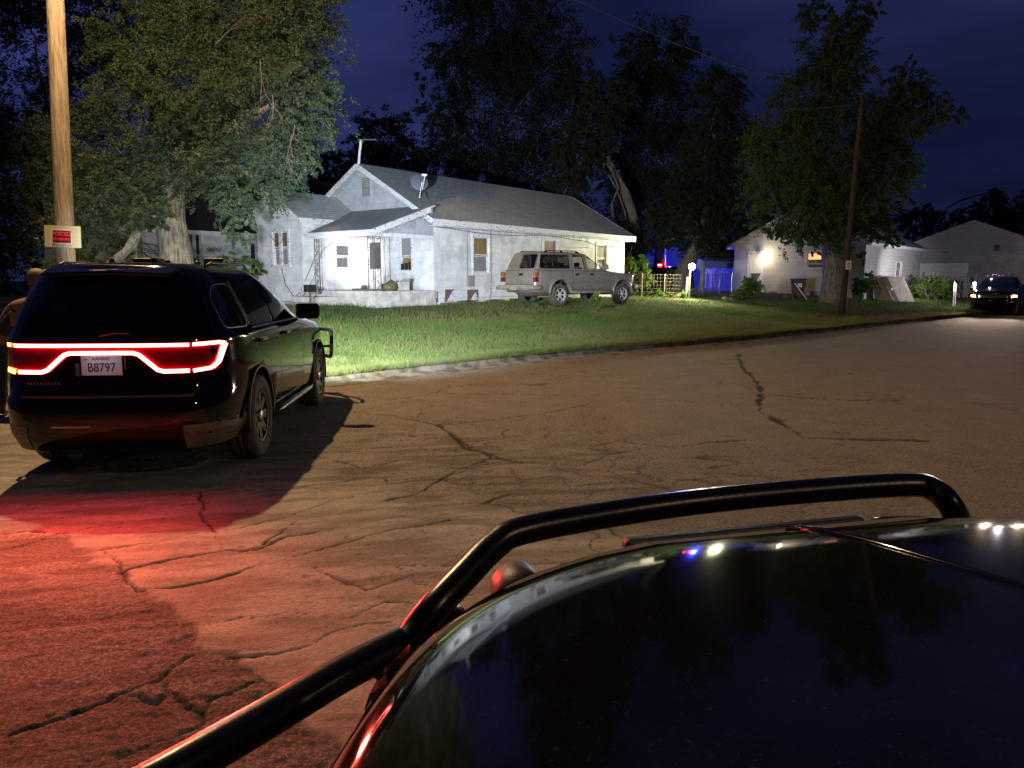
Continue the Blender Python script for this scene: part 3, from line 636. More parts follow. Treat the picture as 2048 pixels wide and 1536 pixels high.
d = MB(); ym = (D2[0]+D2[1])/2; 
d.prism([(.03, ym-.32, 1.25), (.03, ym+.32, 1.25), (.03, ym+.25, 1.12), (.03, ym+.04, .75), (.03, ym+.03, .4), (.03, ym-.03, .4), (.03, ym-.04, .75), (.03, ym-.25, 1.12)], (-.03, 0, 0)); wo = d.build('door_hanging', M['iron'], h2o)
window(h2o, 'x', 0, *PW, -1, rail=.28, lower=M['curtain'], pane=None, trim=.12)
lit = em('lit_curtain', (1.0, .40, .16), 1.6); d = MB(); zc = PW[3]-.28
d.box((.045, PW[0]+.06, zc-.10), (.052, PW[1]-.06, PW[3]-.05)); d.build('lit_curtain', lit, h2o)
window(h2o, 'y', 0, *SB, -1, rail=.5, pane=M['blind'], lower=M['blind'], trim=.05)
d = MB(); d.box((-.55, 1.0, -.3), (-.003, s2(1600), .95)); d.box((-.65, .9, .955), (-.003, s2(1598), 1.05)); d.build('planter_ledge', M['siding2'], h2o)
# porch lamp
pl = P(1521, 511, H2.y+s2(1523)*math.sin(a2+math.pi/2)-.35)
lp = thing('porch_lamp', 'glowing bare porch lamp beside the door of the small pale house', 'lamp', pl)
d = MB(); d.lathe([(0, -.07), (.05, -.05), (.06, 0), (.045, .05), (.02, .08), (0, .085)], (0, 0, 0), 'z', 14); d.build('bulb', em('porch_bulb', (1, .80, .55), 60), lp, smooth=True)
d = MB(); d.box((-.06, -.03, .09), (.06, .25, .13)); d.build('bracket', M['black_steel'], lp)
ld = bpy.data.lights.new('porch_light', 'POINT'); ld.energy = 70; ld.color = (1, .78, .52); ld.shadow_soft_size = .08
lo = link(bpy.data.objects.new('lamp_light', ld)); lo.location = (0, -.12, -.02); lo.parent = lp

# ---------------- third house, far right
M['siding3'] = brickm('lilac_siding', (.42, .40, .42), (.38, .36, .38), (.27, .26, .27), 5, .22, stain=(.3, .28, .28), stain_amt=.4, ms=.008, bump=.4)
o3 = P(2115, 540, 50.5); a3 = a2+R(10)
h3o = simple_house('lilac_house', 'wide low lilac-grey gabled house at the right edge', (o3.x, o3.y), .7, a3, 9, 9.8, 2.95, 1.95, M['siding3'], M['shingle'], M['siding3'])
d = MB(); d.box((-.25, 4.0, 2.15), (-.003, 9.6, 2.24)); d.build('door_hood', M['siding3'], h3o); d = MB(); d.box((-.04, 5.0, -.3), (-.003, 8.6, 2.1)); d.build('garage_door', M['white_paint'], h3o)
d = MB(); d.box((-.12, 3.3, 2.9), (-.003, 3.6, 3.3)); d.build('wall_vent', M['iron'], h3o); d = MB(); d.box((-.05, 6.3, 2.8), (-.003, 6.6, 2.86)); d.build('wall_vent', M['iron'], h3o)

# ---------------- fourth house, behind the elm at left
M['siding4'] = brickm('white_siding', (.60, .62, .66), (.56, .58, .62), (.42, .43, .46), 5, .16, stain=(.4, .4, .42), stain_amt=.4, ms=.005, bump=.4)
M['roof4'] = pm('dark_shingles', (.035, .032, .034), (.02, .018, .02), scale=9, rough=.95, bump=.5)
e0 = P(367, 451, 33); dirv = Vector((.612, .791)); o4 = Vector((e0.x, e0.y))-dirv*2.1
W4z = e0.z
def x4(px): k = (px-1024)/F; return (k*o4.y-o4.x)/(.612-k*.791)
ops4 = [(x4(385), x4(411), 1.0, 2.95), (x4(283), x4(300), .6, 2.7), (x4(508), x4(520), 1.1, 2.6)]
h4o = simple_house('dark_roofed_house', 'white clapboard house under a big dark roof behind the elm at left', o4, W4z-3.2, math.atan2(.791, .612), 14, 8.6, 3.2, 3.1, M['siding4'], M['roof4'], M['white_paint'], (), ops4)
window(h4o, 'y', 0, *ops4[0], -1, rail=.5, trim=.12, double=True); window(h4o, 'y', 0, *ops4[1], -1, rail=.5, lower=M['blind'], pane=M['blind']); window(h4o, 'y', 0, *ops4[2], -1, rail=.5)
# ============================================================ TREES AND PLANTS
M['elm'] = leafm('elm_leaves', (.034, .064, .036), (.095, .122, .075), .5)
M['elm_lit'] = leafm('elm_leaves_lit', (.038, .082, .020), (.12, .17, .05), .5)  # brighter copy of the elm leaves, light put into the colour
M['elm_unlit'] = leafm('elm_leaves_unlit', (.016, .024, .012), (.040, .048, .024), .5)  # darker copy for the far trees, lack of light put into the colour
M['bush'] = leafm('bush_leaves', (.045, .10, .02), (.16, .24, .05), .35)
def crown(parent, blobs, n, size, mat, seed, name='crown', per=55, shell=.45, base=Vector((0, 0, 0)), droop=.5, csz=(.10, .26), gap=.26, thin=.30):
    rg = np.random.default_rng(seed)
    C_ = np.array([tuple(b[0]-base) for b in blobs]); Rr = np.array([b[1] for b in blobs])
    wt = Rr.prod(1)**(2/3); wt = wt/wt.sum(); ncl = max(1, n//per)
    bi = rg.choice(len(blobs), ncl, p=wt)
    d = rg.normal(size=(ncl, 3)); d /= np.linalg.norm(d, axis=1)[:, None]
    rad = (shell+(1-shell)*rg.random(ncl))**.8; rad *= 1+.16*rg.normal(size=ncl)
    cc = C_[bi]+d*Rr[bi]*rad[:, None]
    cs = Rr[bi].mean(1)*rg.uniform(*csz, ncl)
    # sprays: each cluster runs outward and then down
    ax = d*.9+rg.normal(size=(ncl, 3))*.5; ax[:, 2] = ax[:, 2]*.4-droop*rg.random(ncl); ax /= np.linalg.norm(ax, axis=1)[:, None]
    gate = vnoise(cc[:, 0]*1.5/max(.6, Rr.mean()), (cc[:, 2]*1.5+cc[:, 1]*.7)/max(.6, Rr.mean()), seed)
    kp = gate > gap+.10*rg.random(ncl); cc = cc[kp]; cs = cs[kp]; ax = ax[kp]; ncl = len(cc)
    k = np.repeat(np.arange(ncl), per); m = len(k)
    t = rg.uniform(-1, 1.6, m)
    pos = cc[k]+ax[k]*(t*cs[k])[:, None]+rg.normal(size=(m, 3))*(cs[k]*thin*(1.15-.35*np.abs(t)))[:, None]
    s = size*rg.uniform(.55, 1.35, m)
    a = rg.normal(size=(m, 3))+ax[k]*.8; a /= np.linalg.norm(a, axis=1)[:, None]
    b = np.cross(a, rg.normal(size=(m, 3))); b /= np.linalg.norm(b, axis=1)[:, None]
    V = np.stack([pos-a*s[:, None]*.8, pos+b*s[:, None]*.36, pos+a*s[:, None]*.8, pos-b*s[:, None]*.36], 1).reshape(-1, 3)
    tint = np.clip(rg.normal(.4, .14, m)+rg.normal(0, .26, ncl)[k], 0, 1)
    return npmesh(name, V, 4, mat, parent, attr=tint)
def Bl(px, py, Yd, r, sy=.8, sz=1.0): s = r*Yd/F; return (P(px, py, Yd), (s, s*sy, s*sz))
def limb(mb, p, q, r0, r1, sag=.1, n=7, seed=0, wob=.06):
    rg = random.Random(seed); p = Vector(p); q = Vector(q); L_ = (q-p).length; pts = []; rs = []
    for i in range(n+1):
        t = i/n; v = p.lerp(q, t); w_ = math.sin(t*math.pi)
        v += Vector((rg.uniform(-wob, wob), rg.uniform(-wob, wob), rg.uniform(-wob, wob)+sag))*L_*w_
        pts.append(v); rs.append(r0+(r1-r0)*t)
    mb.tube(pts, rs, 7 if r0 < .12 else 12); return pts
def trunk_mesh(pts, rs, seed, name, mat, parent):
    # furrowed trunk
    rg = np.random.default_rng(seed); mb = MB(); n = 40; dense = []; rr_ = []
    for i in range(len(pts)-1):
        for t in np.linspace(0, 1, 8, endpoint=False): dense.append(Vector(pts[i]).lerp(Vector(pts[i+1]), t)); rr_.append(rs[i]+(rs[i+1]-rs[i])*t)
    dense.append(Vector(pts[-1])); rr_.append(rs[-1])
    for i, (c_, r_) in enumerate(zip(dense, rr_)):
        z = c_.z
        for j in range(n):
            a = 2*math.pi*j/n
            f_ = 1+.09*float(fbm(np.array([j*.42 if j < n/2 else (n-j)*.42]), np.array([z*.9]), 3, seed)[0])*2+.05*math.sin(a*3+z*.5)
            flare = 1+.35*max(0, 1-i/6)*(.6+.4*math.cos(a*5+seed))
            mb.v.append((c_.x+math.cos(a)*r_*f_*flare, c_.y+math.sin(a)*r_*f_*flare, c_.z))
    k = len(dense)
    for i in range(k-1):
        for j in range(n): mb.f.append((i*n+j, i*n+(j+1) % n, (i+1)*n+(j+1) % n, (i+1)*n+j))
    mb.f.append(tuple((k-1)*n+j for j in range(n)))
    return mb
def twigs(mb, p, d, L_, depth, rg, r0=.013):
    p = Vector(p); d = Vector(d).normalized(); pts = [p]
    for i in range(5):
        d = (d+Vector((rg.uniform(-.3, .3), rg.uniform(-.3, .3), rg.uniform(-.35, .15)))).normalized(); pts.append(pts[-1]+d*L_/5)
    mb.tube(pts, [r0*(1-.8*i/5) for i in range(6)], 4, cap=False)
    if depth:
        for i in range(rg.randint(2, 4)):
            j = rg.randint(1, 5); a = Vector((rg.uniform(-1, 1), rg.uniform(-1, 1), rg.uniform(-.8, .6)))
            twigs(mb, pts[j], (d+a*.9), L_*.6, depth-1, rg, r0*.55)
def tree(name, label, cat, base, tr, blobs, n, size, leaf, bark, seed, group=None, fork=None, dead=(), nlimb=99, **kw):
    """base: world point; tr: [(world point, radius)...]"""
    t = thing(name, label, cat, base, 0, group); b0 = Vector(base)
    mb = trunk_mesh([Vector(p)-b0 for p, r_ in tr], [r_ for p, r_ in tr], seed, 'trunk', bark, t)
    nf0 = len(mb.f); tp = Vector(tr[-1][0])-b0; tr_ = tr[-1][1]
    for i, bl in enumerate(blobs[:nlimb]):
        q_ = bl[0]-b0; st = tp if (fork is None or i % 2 == 0) else Vector(fork)-b0
        limb(mb, st-Vector((0, 0, .2)), q_+Vector((0, 0, -bl[1][2]*.1)), tr_*.45, .035, sag=.05, seed=seed+i)
    rg = random.Random(seed)
    for (p, d, L_) in dead: twigs(mb, Vector(p)-b0, d, L_, 3, rg)
    to = mb.build('trunk', bark, t, smooth=True, fix=False); to.data.materials.append(M['bark_dark'])
    for pl in to.data.polygons:
        if pl.index >= nf0: pl.material_index = 1
    crown(t, blobs, n, size, leaf, seed, base=b0, **kw); return t
bz = lambda x, y: LZ(x, y)
# 1 near elm at left
B1 = [Bl(575, 40, 20, 105), Bl(455, -30, 21, 150), Bl(610, 175, 19, 75), Bl(520, 220, 19, 120), Bl(618, 285, 18.5, 55), Bl(400, 130, 20, 130),
      Bl(260, 90, 20, 80), Bl(290, 230, 19, 105), Bl(150, 300, 19, 85), Bl(40, 350, 18.5, 80), Bl(110, 410, 18.5, 70), Bl(30, 455, 18, 50), Bl(400, 300, 19, 95),
      Bl(520, 345, 18, 75), Bl(470, 400, 18, 50), Bl(478, 468, 17.6, 34), Bl(230, 370, 19, 80), Bl(180, 450, 18.5, 55), Bl(60, 505, 18.5, 26), Bl(455, 520, 17.5, 14), Bl(560, -110, 20, 120), Bl(290, 420, 19, 40),
      Bl(560, 300, 18.2, 80), Bl(600, 95, 19.5, 75), Bl(420, 430, 19, 30)]
p0 = P(352, 560, 21); base = (p0.x, p0.y, bz(p0.x, p0.y)-.1)
tree('elm_tree', 'broad spreading elm with a thick pale furrowed trunk behind the black police vehicle', 'tree', base,
     [(base, .50), (P(350, 500, 21), .42), (P(338, 440, 21), .40), (P(330, 385, 21), .48), (P(345, 330, 21), .38)], B1, 360000, .044, M['elm'], M['bark'], 11,
     dead=[(P(520, 120, 18.2), (.1, -.1, -1), 1.2), (P(545, 190, 17.9), (.2, -.1, -1), 1.2), (P(590, 250, 17.6), (.0, -.1, -1), .9), (P(470, 240, 18.0), (.3, -.1, -.8), 1.0), (P(430, 90, 18.6), (.5, -.1, .6), 1.2)], per=90, droop=1.5, nlimb=14, csz=(.13, .32), gap=.20, thin=.21)
# small leaning tree
p0 = P(200, 560, 19.5); base = (p0.x, p0.y, bz(p0.x, p0.y)-.1)
tree('leaning_tree', 'small leaning smooth-barked tree with a curved trunk, left of the big elm', 'tree', base,
     [(base, .20), (P(222, 528, 19.5), .17), (P(260, 495, 19.4), .15), (P(278, 455, 19.2), .11), (P(285, 425, 19), .07)], [Bl(285, 400, 18.8, 55), Bl(230, 395, 18.8, 40), Bl(310, 430, 18.6, 25)], 5200, .085, M['elm'], M['bark'], 23, per=40)
# dark trees behind, left and centre
def far_tree(label, px, Yd, blobs, n, seed, trunk=None, size=.20, bk='bark_dark', leaf='elm_unlit', nm='elm_tree', dead=(), group='tall elms behind the houses', rt=.4, **kw):
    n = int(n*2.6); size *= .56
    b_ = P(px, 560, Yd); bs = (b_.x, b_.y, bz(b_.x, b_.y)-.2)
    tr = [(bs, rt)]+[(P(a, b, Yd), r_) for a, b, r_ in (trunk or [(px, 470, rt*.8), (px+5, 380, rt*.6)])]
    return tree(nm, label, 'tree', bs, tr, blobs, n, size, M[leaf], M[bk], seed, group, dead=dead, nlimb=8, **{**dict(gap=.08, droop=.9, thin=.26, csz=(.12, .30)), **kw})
far_tree('black unlit tree towering at the top left behind the wooden pole', 120, 40, [Bl(100, 60, 40, 120), Bl(230, 20, 40, 120), Bl(180, 180, 40, 120), Bl(50, 230, 40, 90), Bl(300, -60, 40, 120), Bl(30, -20, 40, 60), Bl(40, 360, 40, 100), Bl(20, 470, 40, 75), Bl(150, 440, 40, 75), Bl(-40, 300, 40, 90), Bl(30, 535, 40, 62), Bl(110, 545, 40, 50), Bl(-40, 540, 40, 60)], 32000, 31)
far_tree('rounded dark tree in the gap between the near elm and the antenna mast', 770, 62, [Bl(765, 275, 62, 55), Bl(720, 330, 62, 50), Bl(800, 330, 62, 60), Bl(700, 400, 62, 60), Bl(650, 340, 62, 45)], 12000, 37, size=.26)
far_tree('tallest dark elm behind the shingle roof, reaching past the top of the frame', 1000, 48, [Bl(985, 40, 48, 120), Bl(1080, 110, 48, 100), Bl(930, 130, 48, 75), Bl(890, 110, 48, 40), Bl(1000, 220, 48, 125), Bl(905, 250, 48, 60), Bl(835, 170, 48, 16, sz=2.2), Bl(870, 230, 48, 35), Bl(1110, 250, 47, 90), Bl(880, 350, 47, 80), Bl(980, 370, 47, 100), Bl(1090, 370, 46, 90), Bl(820, 400, 48, 60), Bl(1160, 160, 47, 45), Bl(960, -60, 48, 120), Bl(1150, 300, 46, 45)], 42000, 41, size=.21)
far_tree('elm with a bent pale trunk leaning left beside the end of the white house', 1272, 42, [Bl(1190, 250, 41, 60), Bl(1150, 330, 41, 50), Bl(1220, 200, 42, 50), Bl(1120, 400, 41, 45), Bl(1260, 480, 41, 45), Bl(1255, 540, 40.5, 38)], 13000, 43, trunk=[(1270, 470, .30), (1263, 425, .26), (1248, 380, .24), (1225, 340, .20), (1200, 280, .15)],
         dead=[(P(1190, 335, 41), (-.8, -.3, .1), 3.0), (P(1190, 335, 41), (-.5, -.3, -1), 2.6), (P(1150, 190, 41), (-.6, 0, -1), 3.2), (P(1165, 350, 41), (-1, 0, -.5), 2.4), (P(1140, 240, 41), (-1, 0, -.2), 2.4)], size=.17, rt=.4)
far_tree('dome-topped dark elm rising in the middle of the row behind the wire fence', 1320, 50, [Bl(1310, 115, 50, 75), Bl(1350, 100, 50, 45), Bl(1275, 140, 50, 40), Bl(1310, 220, 50, 95), Bl(1320, 330, 49, 100), Bl(1290, 420, 48, 80), Bl(1240, 350, 48, 50)], 22000, 47, size=.21)
far_tree('elm with a stout forked trunk standing in the wire fence by the bright yard light', 1368, 39, [Bl(1440, 185, 41, 50), Bl(1445, 270, 41, 65), Bl(1420, 350, 40, 80), Bl(1390, 430, 39, 70), Bl(1340, 440, 39, 50), Bl(1450, 440, 39, 45), Bl(1330, 480, 38.5, 22), Bl(1420, 490, 38.5, 30)], 24000, 53, trunk=[(1368, 545, .44), (1385, 505, .36), (1402, 470, .26)], size=.16, rt=.55, dead=[(P(1500, 400, 42), (.1, 0, 1), 3.0), (P(1504, 420, 42), (.5, 0, .8), 2.4)])
far_tree('big elm with a deeply furrowed double trunk in front of the small pale house', 1668, 38.5, [
    Bl(1600, 455, 36.5, 46), Bl(1690, 445, 36, 60), Bl(1540, 425, 37, 42), Bl(1745, 440, 37, 40), Bl(1640, 410, 36.5, 70), Bl(1570, 320, 38, 85), Bl(1680, 320, 38, 95), Bl(1560, 390, 37.5, 65), Bl(1620, 200, 39, 75), Bl(1655, 90, 39.5, 60), Bl(1720, 30, 39.5, 34), Bl(1635, 30, 39.5, 34), Bl(1690, 140, 39, 55),
    Bl(1790, 250, 38, 55), Bl(1815, 170, 38.5, 42), Bl(1870, 225, 38.5, 36), Bl(1920, 235, 38.5, 20), Bl(1770, 350, 37.5, 62), Bl(1520, 290, 39, 40), Bl(1740, 240, 38, 50), Bl(1780, 480, 36.5, 22), Bl(1625, 500, 35.8, 14), Bl(1730, 500, 36, 24), Bl(1560, 470, 36.2, 16)], 62000, 59,
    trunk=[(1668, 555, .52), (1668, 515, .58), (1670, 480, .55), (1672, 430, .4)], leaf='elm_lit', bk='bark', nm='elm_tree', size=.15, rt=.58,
    dead=[(P(1795, 310, 36), (.6, -.2, 1), 3.0), (P(1655, 210, 37), (.0, -.2, 1), 2.6), (P(1670, 160, 37), (.4, 0, 1), 2.0)], gap=.16)
far_tree('low dark tree mass on the horizon above the lilac house', 1990, 85, [Bl(1985, 425, 85, 42), Bl(2050, 445, 85, 50), Bl(1920, 460, 85, 40), Bl(1840, 445, 85, 40)], 9000, 61, size=.34)
far_tree('dark tree behind the small pale house, left of its gable', 1500, 66, [Bl(1470, 470, 66, 55), Bl(1420, 500, 66, 40), Bl(1330, 420, 66, 70), Bl(1560, 440, 66, 60), Bl(1650, 420, 66, 70), Bl(1740, 440, 66, 60)], 12000, 67, size=.3)
# shrubs
def shrub(name, label, cat, px, py, Yd, blobs, n, size, mat, seed, group=None, **kw):
    b_ = P(px, py, Yd); bs = Vector((b_.x, b_.y, bz(b_.x, b_.y)-.03)); t = thing(name, label, cat, bs, 0, group)
    mb = MB(); rg = random.Random(seed)
    for bl in blobs:
        for i in range(3): limb(mb, (rg.uniform(-.06, .06), rg.uniform(-.06, .06), 0), bl[0]-bs+Vector([rg.uniform(-.5, .5)*v for v in bl[1]]), .018, .005, seed=seed+i)
    mb.build('stem', M['bark_dark'], t, fix=False); crown(t, blobs, n, size, mat, seed, base=bs, name='foliage', **kw); return t
shrub('hedge', 'dark clipped hedge under the windows of the clapboard house', 'hedge', 455, 560, 27, [Bl(410, 545, 27, 45, sz=.8), Bl(460, 530, 27, 42, sz=.8), Bl(505, 535, 27, 38, sz=.8), Bl(350, 545, 27, 40, sz=.8), Bl(240, 545, 27, 50, sz=.8), Bl(150, 500, 27, 45), Bl(205, 480, 27, 40), Bl(240, 470, 27, 34), Bl(100, 520, 27, 40)], 16000, .07, M['bush'], 71, shell=.3, csz=(.1, .2))
shrub('weedy_bush', 'bright green feathery bush on the lawn before the small pale house', 'bush', 1503, 600, 35, [Bl(1500, 585, 35, 22, sz=.8), Bl(1480, 590, 35, 14), Bl(1525, 590, 35, 14), Bl(1500, 570, 35, 14)], 5200, .075, M['bush'], 73, droop=-.7, per=26, csz=(.25, .5))
shrub('vine_shrub', 'leafy shrub climbing at the far corner of the white house', 'bush', 1262, 560, 38.5, [Bl(1262, 530, 38.5, 16, sz=1.3), Bl(1258, 500, 38.5, 12, sz=1.3), Bl(1288, 530, 38.5, 14, sz=1.5), Bl(1290, 562, 38, 16)], 5600, .085, M['bush'], 79, per=30)
shrub('corner_bush', 'sprawling bush at the right corner of the small pale house', 'bush', 1852, 590, 46, [Bl(1835, 575, 46, 16, sz=1.4), Bl(1870, 570, 46, 24), Bl(1900, 580, 46, 18)], 3800, .12, M['bush'], 83, per=26, csz=(.2, .4))
shrub('wall_weeds', 'tall weeds between the elm trunk and the leaning mattresses', 'weeds', 1725, 590, 42, [Bl(1718, 575, 42, 16, sz=1.2), Bl(1738, 560, 42, 12, sz=1.8)], 2200, .10, M['bush'], 89, per=24)
shrub('curb_weed', 'tuft of tall grass before the front door of the tan wagon', 'weeds', 1190, 612, 26.5, [Bl(1190, 602, 26.5, 11, sz=1.1), Bl(1182, 606, 26.5, 8)], 900, .06, M['bush'], 97, droop=-.9, per=18, csz=(.3, .5))
# weeds along the fence
shrub('fence_weeds', 'low weeds growing along the foot of the wire fence', 'weeds', 1340, 590, 37, [Bl(x_, 588, 37, 9, sz=.7) for x_ in range(1275, 1375, 22)]+[Bl(x_, 592, 38, 7, sz=.6) for x_ in range(1400, 1470, 22)], 2400, .07, M['bush'], 101, droop=-.8, per=22, csz=(.3, .5))
# ============================================================ POLES, FENCES, YARD THINGS
M['pole_wood'] = pm('pole_wood', (.40, .33, .24), (.20, .155, .11), scale=7, rough=.95, bump=.9, bscale=16, stretch=(4, 4, .35), lo=.36, hi=.6)
M['pole_dark'] = pm('pole_dark', (.07, .055, .042), (.03, .024, .02), scale=6, rough=.95, bump=.5, stretch=(3, 3, .3))
def ztube(pts, rs, n=26): 
    mb = MB(); mb.tube(pts, rs, n); return mb
pb = P(135, 600, 12.6); PX, PY = pb.x, pb.y; p1 = P(110, 0, 12.6); dx = (p1.x-pb.x)/(p1.z-pb.z); pz0 = LZ(PX, PY)-.1
pole = thing('utility_pole', 'thick weathered wooden utility pole behind the police vehicle with a POSTED board on it', 'utility pole', (PX-dx*(pb.z-pz0), PY, pz0))
top = 10.4; k_ = MB(); k_.tube([(dx*z_, 0, z_) for z_ in np.linspace(0, top, 24)], [.150-.004*z_ for z_ in np.linspace(0, top, 24)], 28); k_.build('shaft', M['pole_wood'], pole, smooth=True)
k_ = MB(); k_.tube([(dx*8.6, 0, 8.6), (dx*8.6+.3, -.3, 9.15), (dx*8.6+.62, -.7, 9.23)], .03, 8); k_.build('lamp_arm', M['dull_chrome'], pole, smooth=True)
lx_, ly_, lz_ = dx*8.6+.75, -.85, 9.15
k_ = MB(); k_.lathe([(0, .16), (.12, .15), (.20, .08), (.24, 0), (.22, 0), (.17, .07), (0, .12)], (lx_, ly_, lz_), 'z', 20); k_.build('lamp_head', M['dull_chrome'], pole, smooth=True)
k_ = MB(); k_.lathe([(0, -.11), (.08, -.10), (.13, -.04), (.14, .03), (0, .03)], (lx_, ly_, lz_), 'z', 16); k_.build('lamp_bulb', em('street_bulb', (1, .72, .42), 40), pole, smooth=True)
ld = bpy.data.lights.new('street_light', 'POINT'); ld.energy = 6100; ld.color = (1, .645, .32); ld.shadow_soft_size = .10
lo = link(bpy.data.objects.new('street_light', ld)); lo.location = (lx_, ly_, lz_-.28); lo.parent = pole
# street lamp behind the photographer, lighting the rear corner of the police vehicle
sl2 = thing('street_lamp', 'tall street lamp on the near side of the street behind the photographer', 'street lamp', (11, -7, 0))
k_ = MB(); k_.tube([(0, 0, 0), (0, 0, 8.4), (-.3, .2, 8.9), (-1.2, .8, 9.0)], [.12, .08, .05, .04], 12); k_.build('pole', M['dull_chrome'], sl2, smooth=True)
k_ = MB(); k_.lathe([(0, .1), (.16, .08), (.24, 0), (.2, 0), (0, .05)], (-1.35, .9, 8.95), 'z', 16); k_.build('lamp_head', M['dull_chrome'], sl2, smooth=True)
ld = bpy.data.lights.new('street_light', 'POINT'); ld.energy = 1300; ld.color = (1, .70, .45); ld.shadow_soft_size = .1
lo = link(bpy.data.objects.new('street_light', ld)); lo.location = (-1.35, .9, 8.75); lo.parent = sl2
# POSTED sign
def text_obj(body, size, mat, parent, m, name='lettering', ext=.001, bold=0, sx=1):
    cu = bpy.data.curves.new(name, 'FONT'); cu.body = body; cu.size = size; cu.extrude = ext; cu.align_x = 'CENTER'; cu.align_y = 'CENTER'; cu.offset = bold
    t_ = link(bpy.data.objects.new('tmp', cu)); bpy.context.view_layer.update(); dg = bpy.context.evaluated_depsgraph_get()
    me = bpy.data.meshes.new_from_object(t_.evaluated_get(dg)); bpy.data.objects.remove(t_); me.materials.clear(); me.materials.append(mat)
    me.transform(m @ Matrix.Diagonal((sx, 1, 1, 1))); o = link(bpy.data.objects.new(name, me)); o.parent = parent; return o
s0 = P(125, 473, 12.42)
sg = thing('posted_sign', 'cream board nailed to the wooden pole with a red POSTED no trespassing notice', 'sign', s0, R(4)); sg.rotation_euler = (0, R(2), R(4))
M['board'] = pm('cream_board', (.55, .54, .34), (.48, .46, .28), scale=3, rough=.8); M['sign_white'] = pm('sign_white', (.80, .80, .68), rough=.7, noise=False); M['sign_red'] = pm('sign_red', (.20, .004, .008), (.16, .004, .006), rough=.6); M['sign_let'] = pm('sign_letters', (.85, .06, .09), (.8, .05, .08), rough=.5)
MB().box((-.275, 0, -.17), (.275, .02, .17)).build('board', M['board'], sg)
MB().box((-.165, -.004, -.115), (.135, -.001, .105)).build('notice', M['sign_white'], sg)
MB().box((-.150, -.007, -.100), (.130, -.0045, .095)).build('red_panel', M['sign_red'], sg)
mm = Matrix.Translation((-.01, -.009, .038)) @ Matrix.Rotation(R(90), 4, 'X'); text_obj('POSTED', .082, M['sign_let'], sg, mm, bold=.003, sx=.93)
mm = Matrix.Translation((-.01, -.009, -.045)) @ Matrix.Rotation(R(90), 4, 'X'); text_obj('NO TRESPASSING', .052, M['sign_let'], sg, mm, bold=.0015, sx=.62)
k_ = MB(); k_.lathe([(0, -.008), (.008, -.006), (.009, 0)], (0, 0, -.14), 'y', 8); k_.build('nail', M['iron'], sg)
# distant leaning pole with wires
q0 = P(1683, 619, 30.5); q1 = P(1725, 190, 30.5); zb = LZ(q0.x, q0.y)-.2
pl2 = thing('leaning_pole', 'thin dark leaning wooden pole at the roadside with a small white tag', 'utility pole', (q0.x, q0.y, zb))
k_ = MB(); k_.tube([Vector((0, 0, 0)).lerp(Vector((q1.x-q0.x, 0, q1.z-zb)), t) for t in np.linspace(0, 1, 10)], [.135-.055*t for t in np.linspace(0, 1, 10)], 14); k_.build('shaft', M['pole_dark'], pl2, smooth=True)
tg = P(1697, 530, 30.35); tgo = thing('pole_tag', 'small white plastic tag nailed on the thin leaning pole', 'sign', tg)
k_ = MB(); k_.box((-.11, -.01, -.17), (.11, .01, .17)); k_.build('tag_plate', M['sign_white'], tgo, bevel=.004); k_ = MB(); k_.box((-.05, -.014, .02), (.05, -.011, .08)); k_.box((-.05, -.014, -.08), (.04, -.011, -.04)); k_.build('tag_print', M['blind'], tgo)
def cable(name, label, p, q, sag, r=.012):
    p = Vector(p); q = Vector(q); pts = [p.lerp(q, t)-Vector((0, 0, sag*4*t*(1-t))) for t in np.linspace(0, 1, 40)]
    k_ = MB(); k_.tube(pts, r, 5); tag(k_.build(name, M['wire'], None), label, 'power line', 'power lines')
ptop = Vector((PX+dx*9, PY, 9.9))
cable('power_line', 'overhead power line sagging across the sky from the near pole to the thin leaning pole', ptop, (q1.x, q1.y, q1.z-.3), .75, .016)
cable('power_line', 'short overhead service line running from the thin leaning pole behind the elms', (q1.x, q1.y, q1.z-.35), P(1250, 215, 55), .3, .014)
M['fence_wire'] = pm('fence_wire', (.13, .12, .11), (.08, .06, .05), rough=.7)
# wire mesh fence between the houses
def mesh_fence(label, pa, pb_, hgt, posts, seed, cell=.16):
    pa = Vector(pa); pb_ = Vector(pb_); t = thing('wire_fence', label, 'fence', pa, 0, 'wire fence panels')
    d = pb_-pa; d.z = 0; L_ = d.length; d.normalize(); zf = lambda s_: LZ(pa.x+d.x*s_, pa.y+d.y*s_)-pa.z
    k_ = MB(); s_ = 0
    while s_ <= L_: k_.tube([d*s_+Vector((0, 0, zf(s_)+.05)), d*s_+Vector((0, 0, zf(s_)+hgt))], .004, 4, cap=False); s_ += cell
    z_ = .08
    while z_ <= hgt+.01: k_.tube([d*s2_+Vector((0, 0, zf(s2_)+z_)) for s2_ in np.linspace(0, L_, 6)], .005, 4, cap=False); z_ += cell*1.05
    k_.build('wire_mesh', M['fence_wire'], t, fix=False)
    for (s_, r_, h_, mt) in posts:
        k_ = MB(); k_.tube([d*s_+Vector((0, 0, zf(s_)-.1)), d*s_+Vector((.02, 0, zf(s_)+h_))], r_, 8); k_.build('post', M[mt], t)
    return t
fa = P(1256, 588, 37.2); fb_ = P(1375, 588, 37.6); fc = P(1402, 590, 38.2); fd_ = P(1462, 588, 44.5)
L1 = (Vector(fb_)-Vector(fa)).length; L2 = (Vector(fd_)-Vector(fc)).length
mesh_fence('rusty wire mesh fence between the white house and the yard light post', (fa.x, fa.y, bz(fa.x, fa.y)), fb_, 1.12, [(0, .03, 1.2, 'iron'), (L1*.22, .045, 1.15, 'iron'), (L1*.6, .03, 1.15, 'iron')], 1)
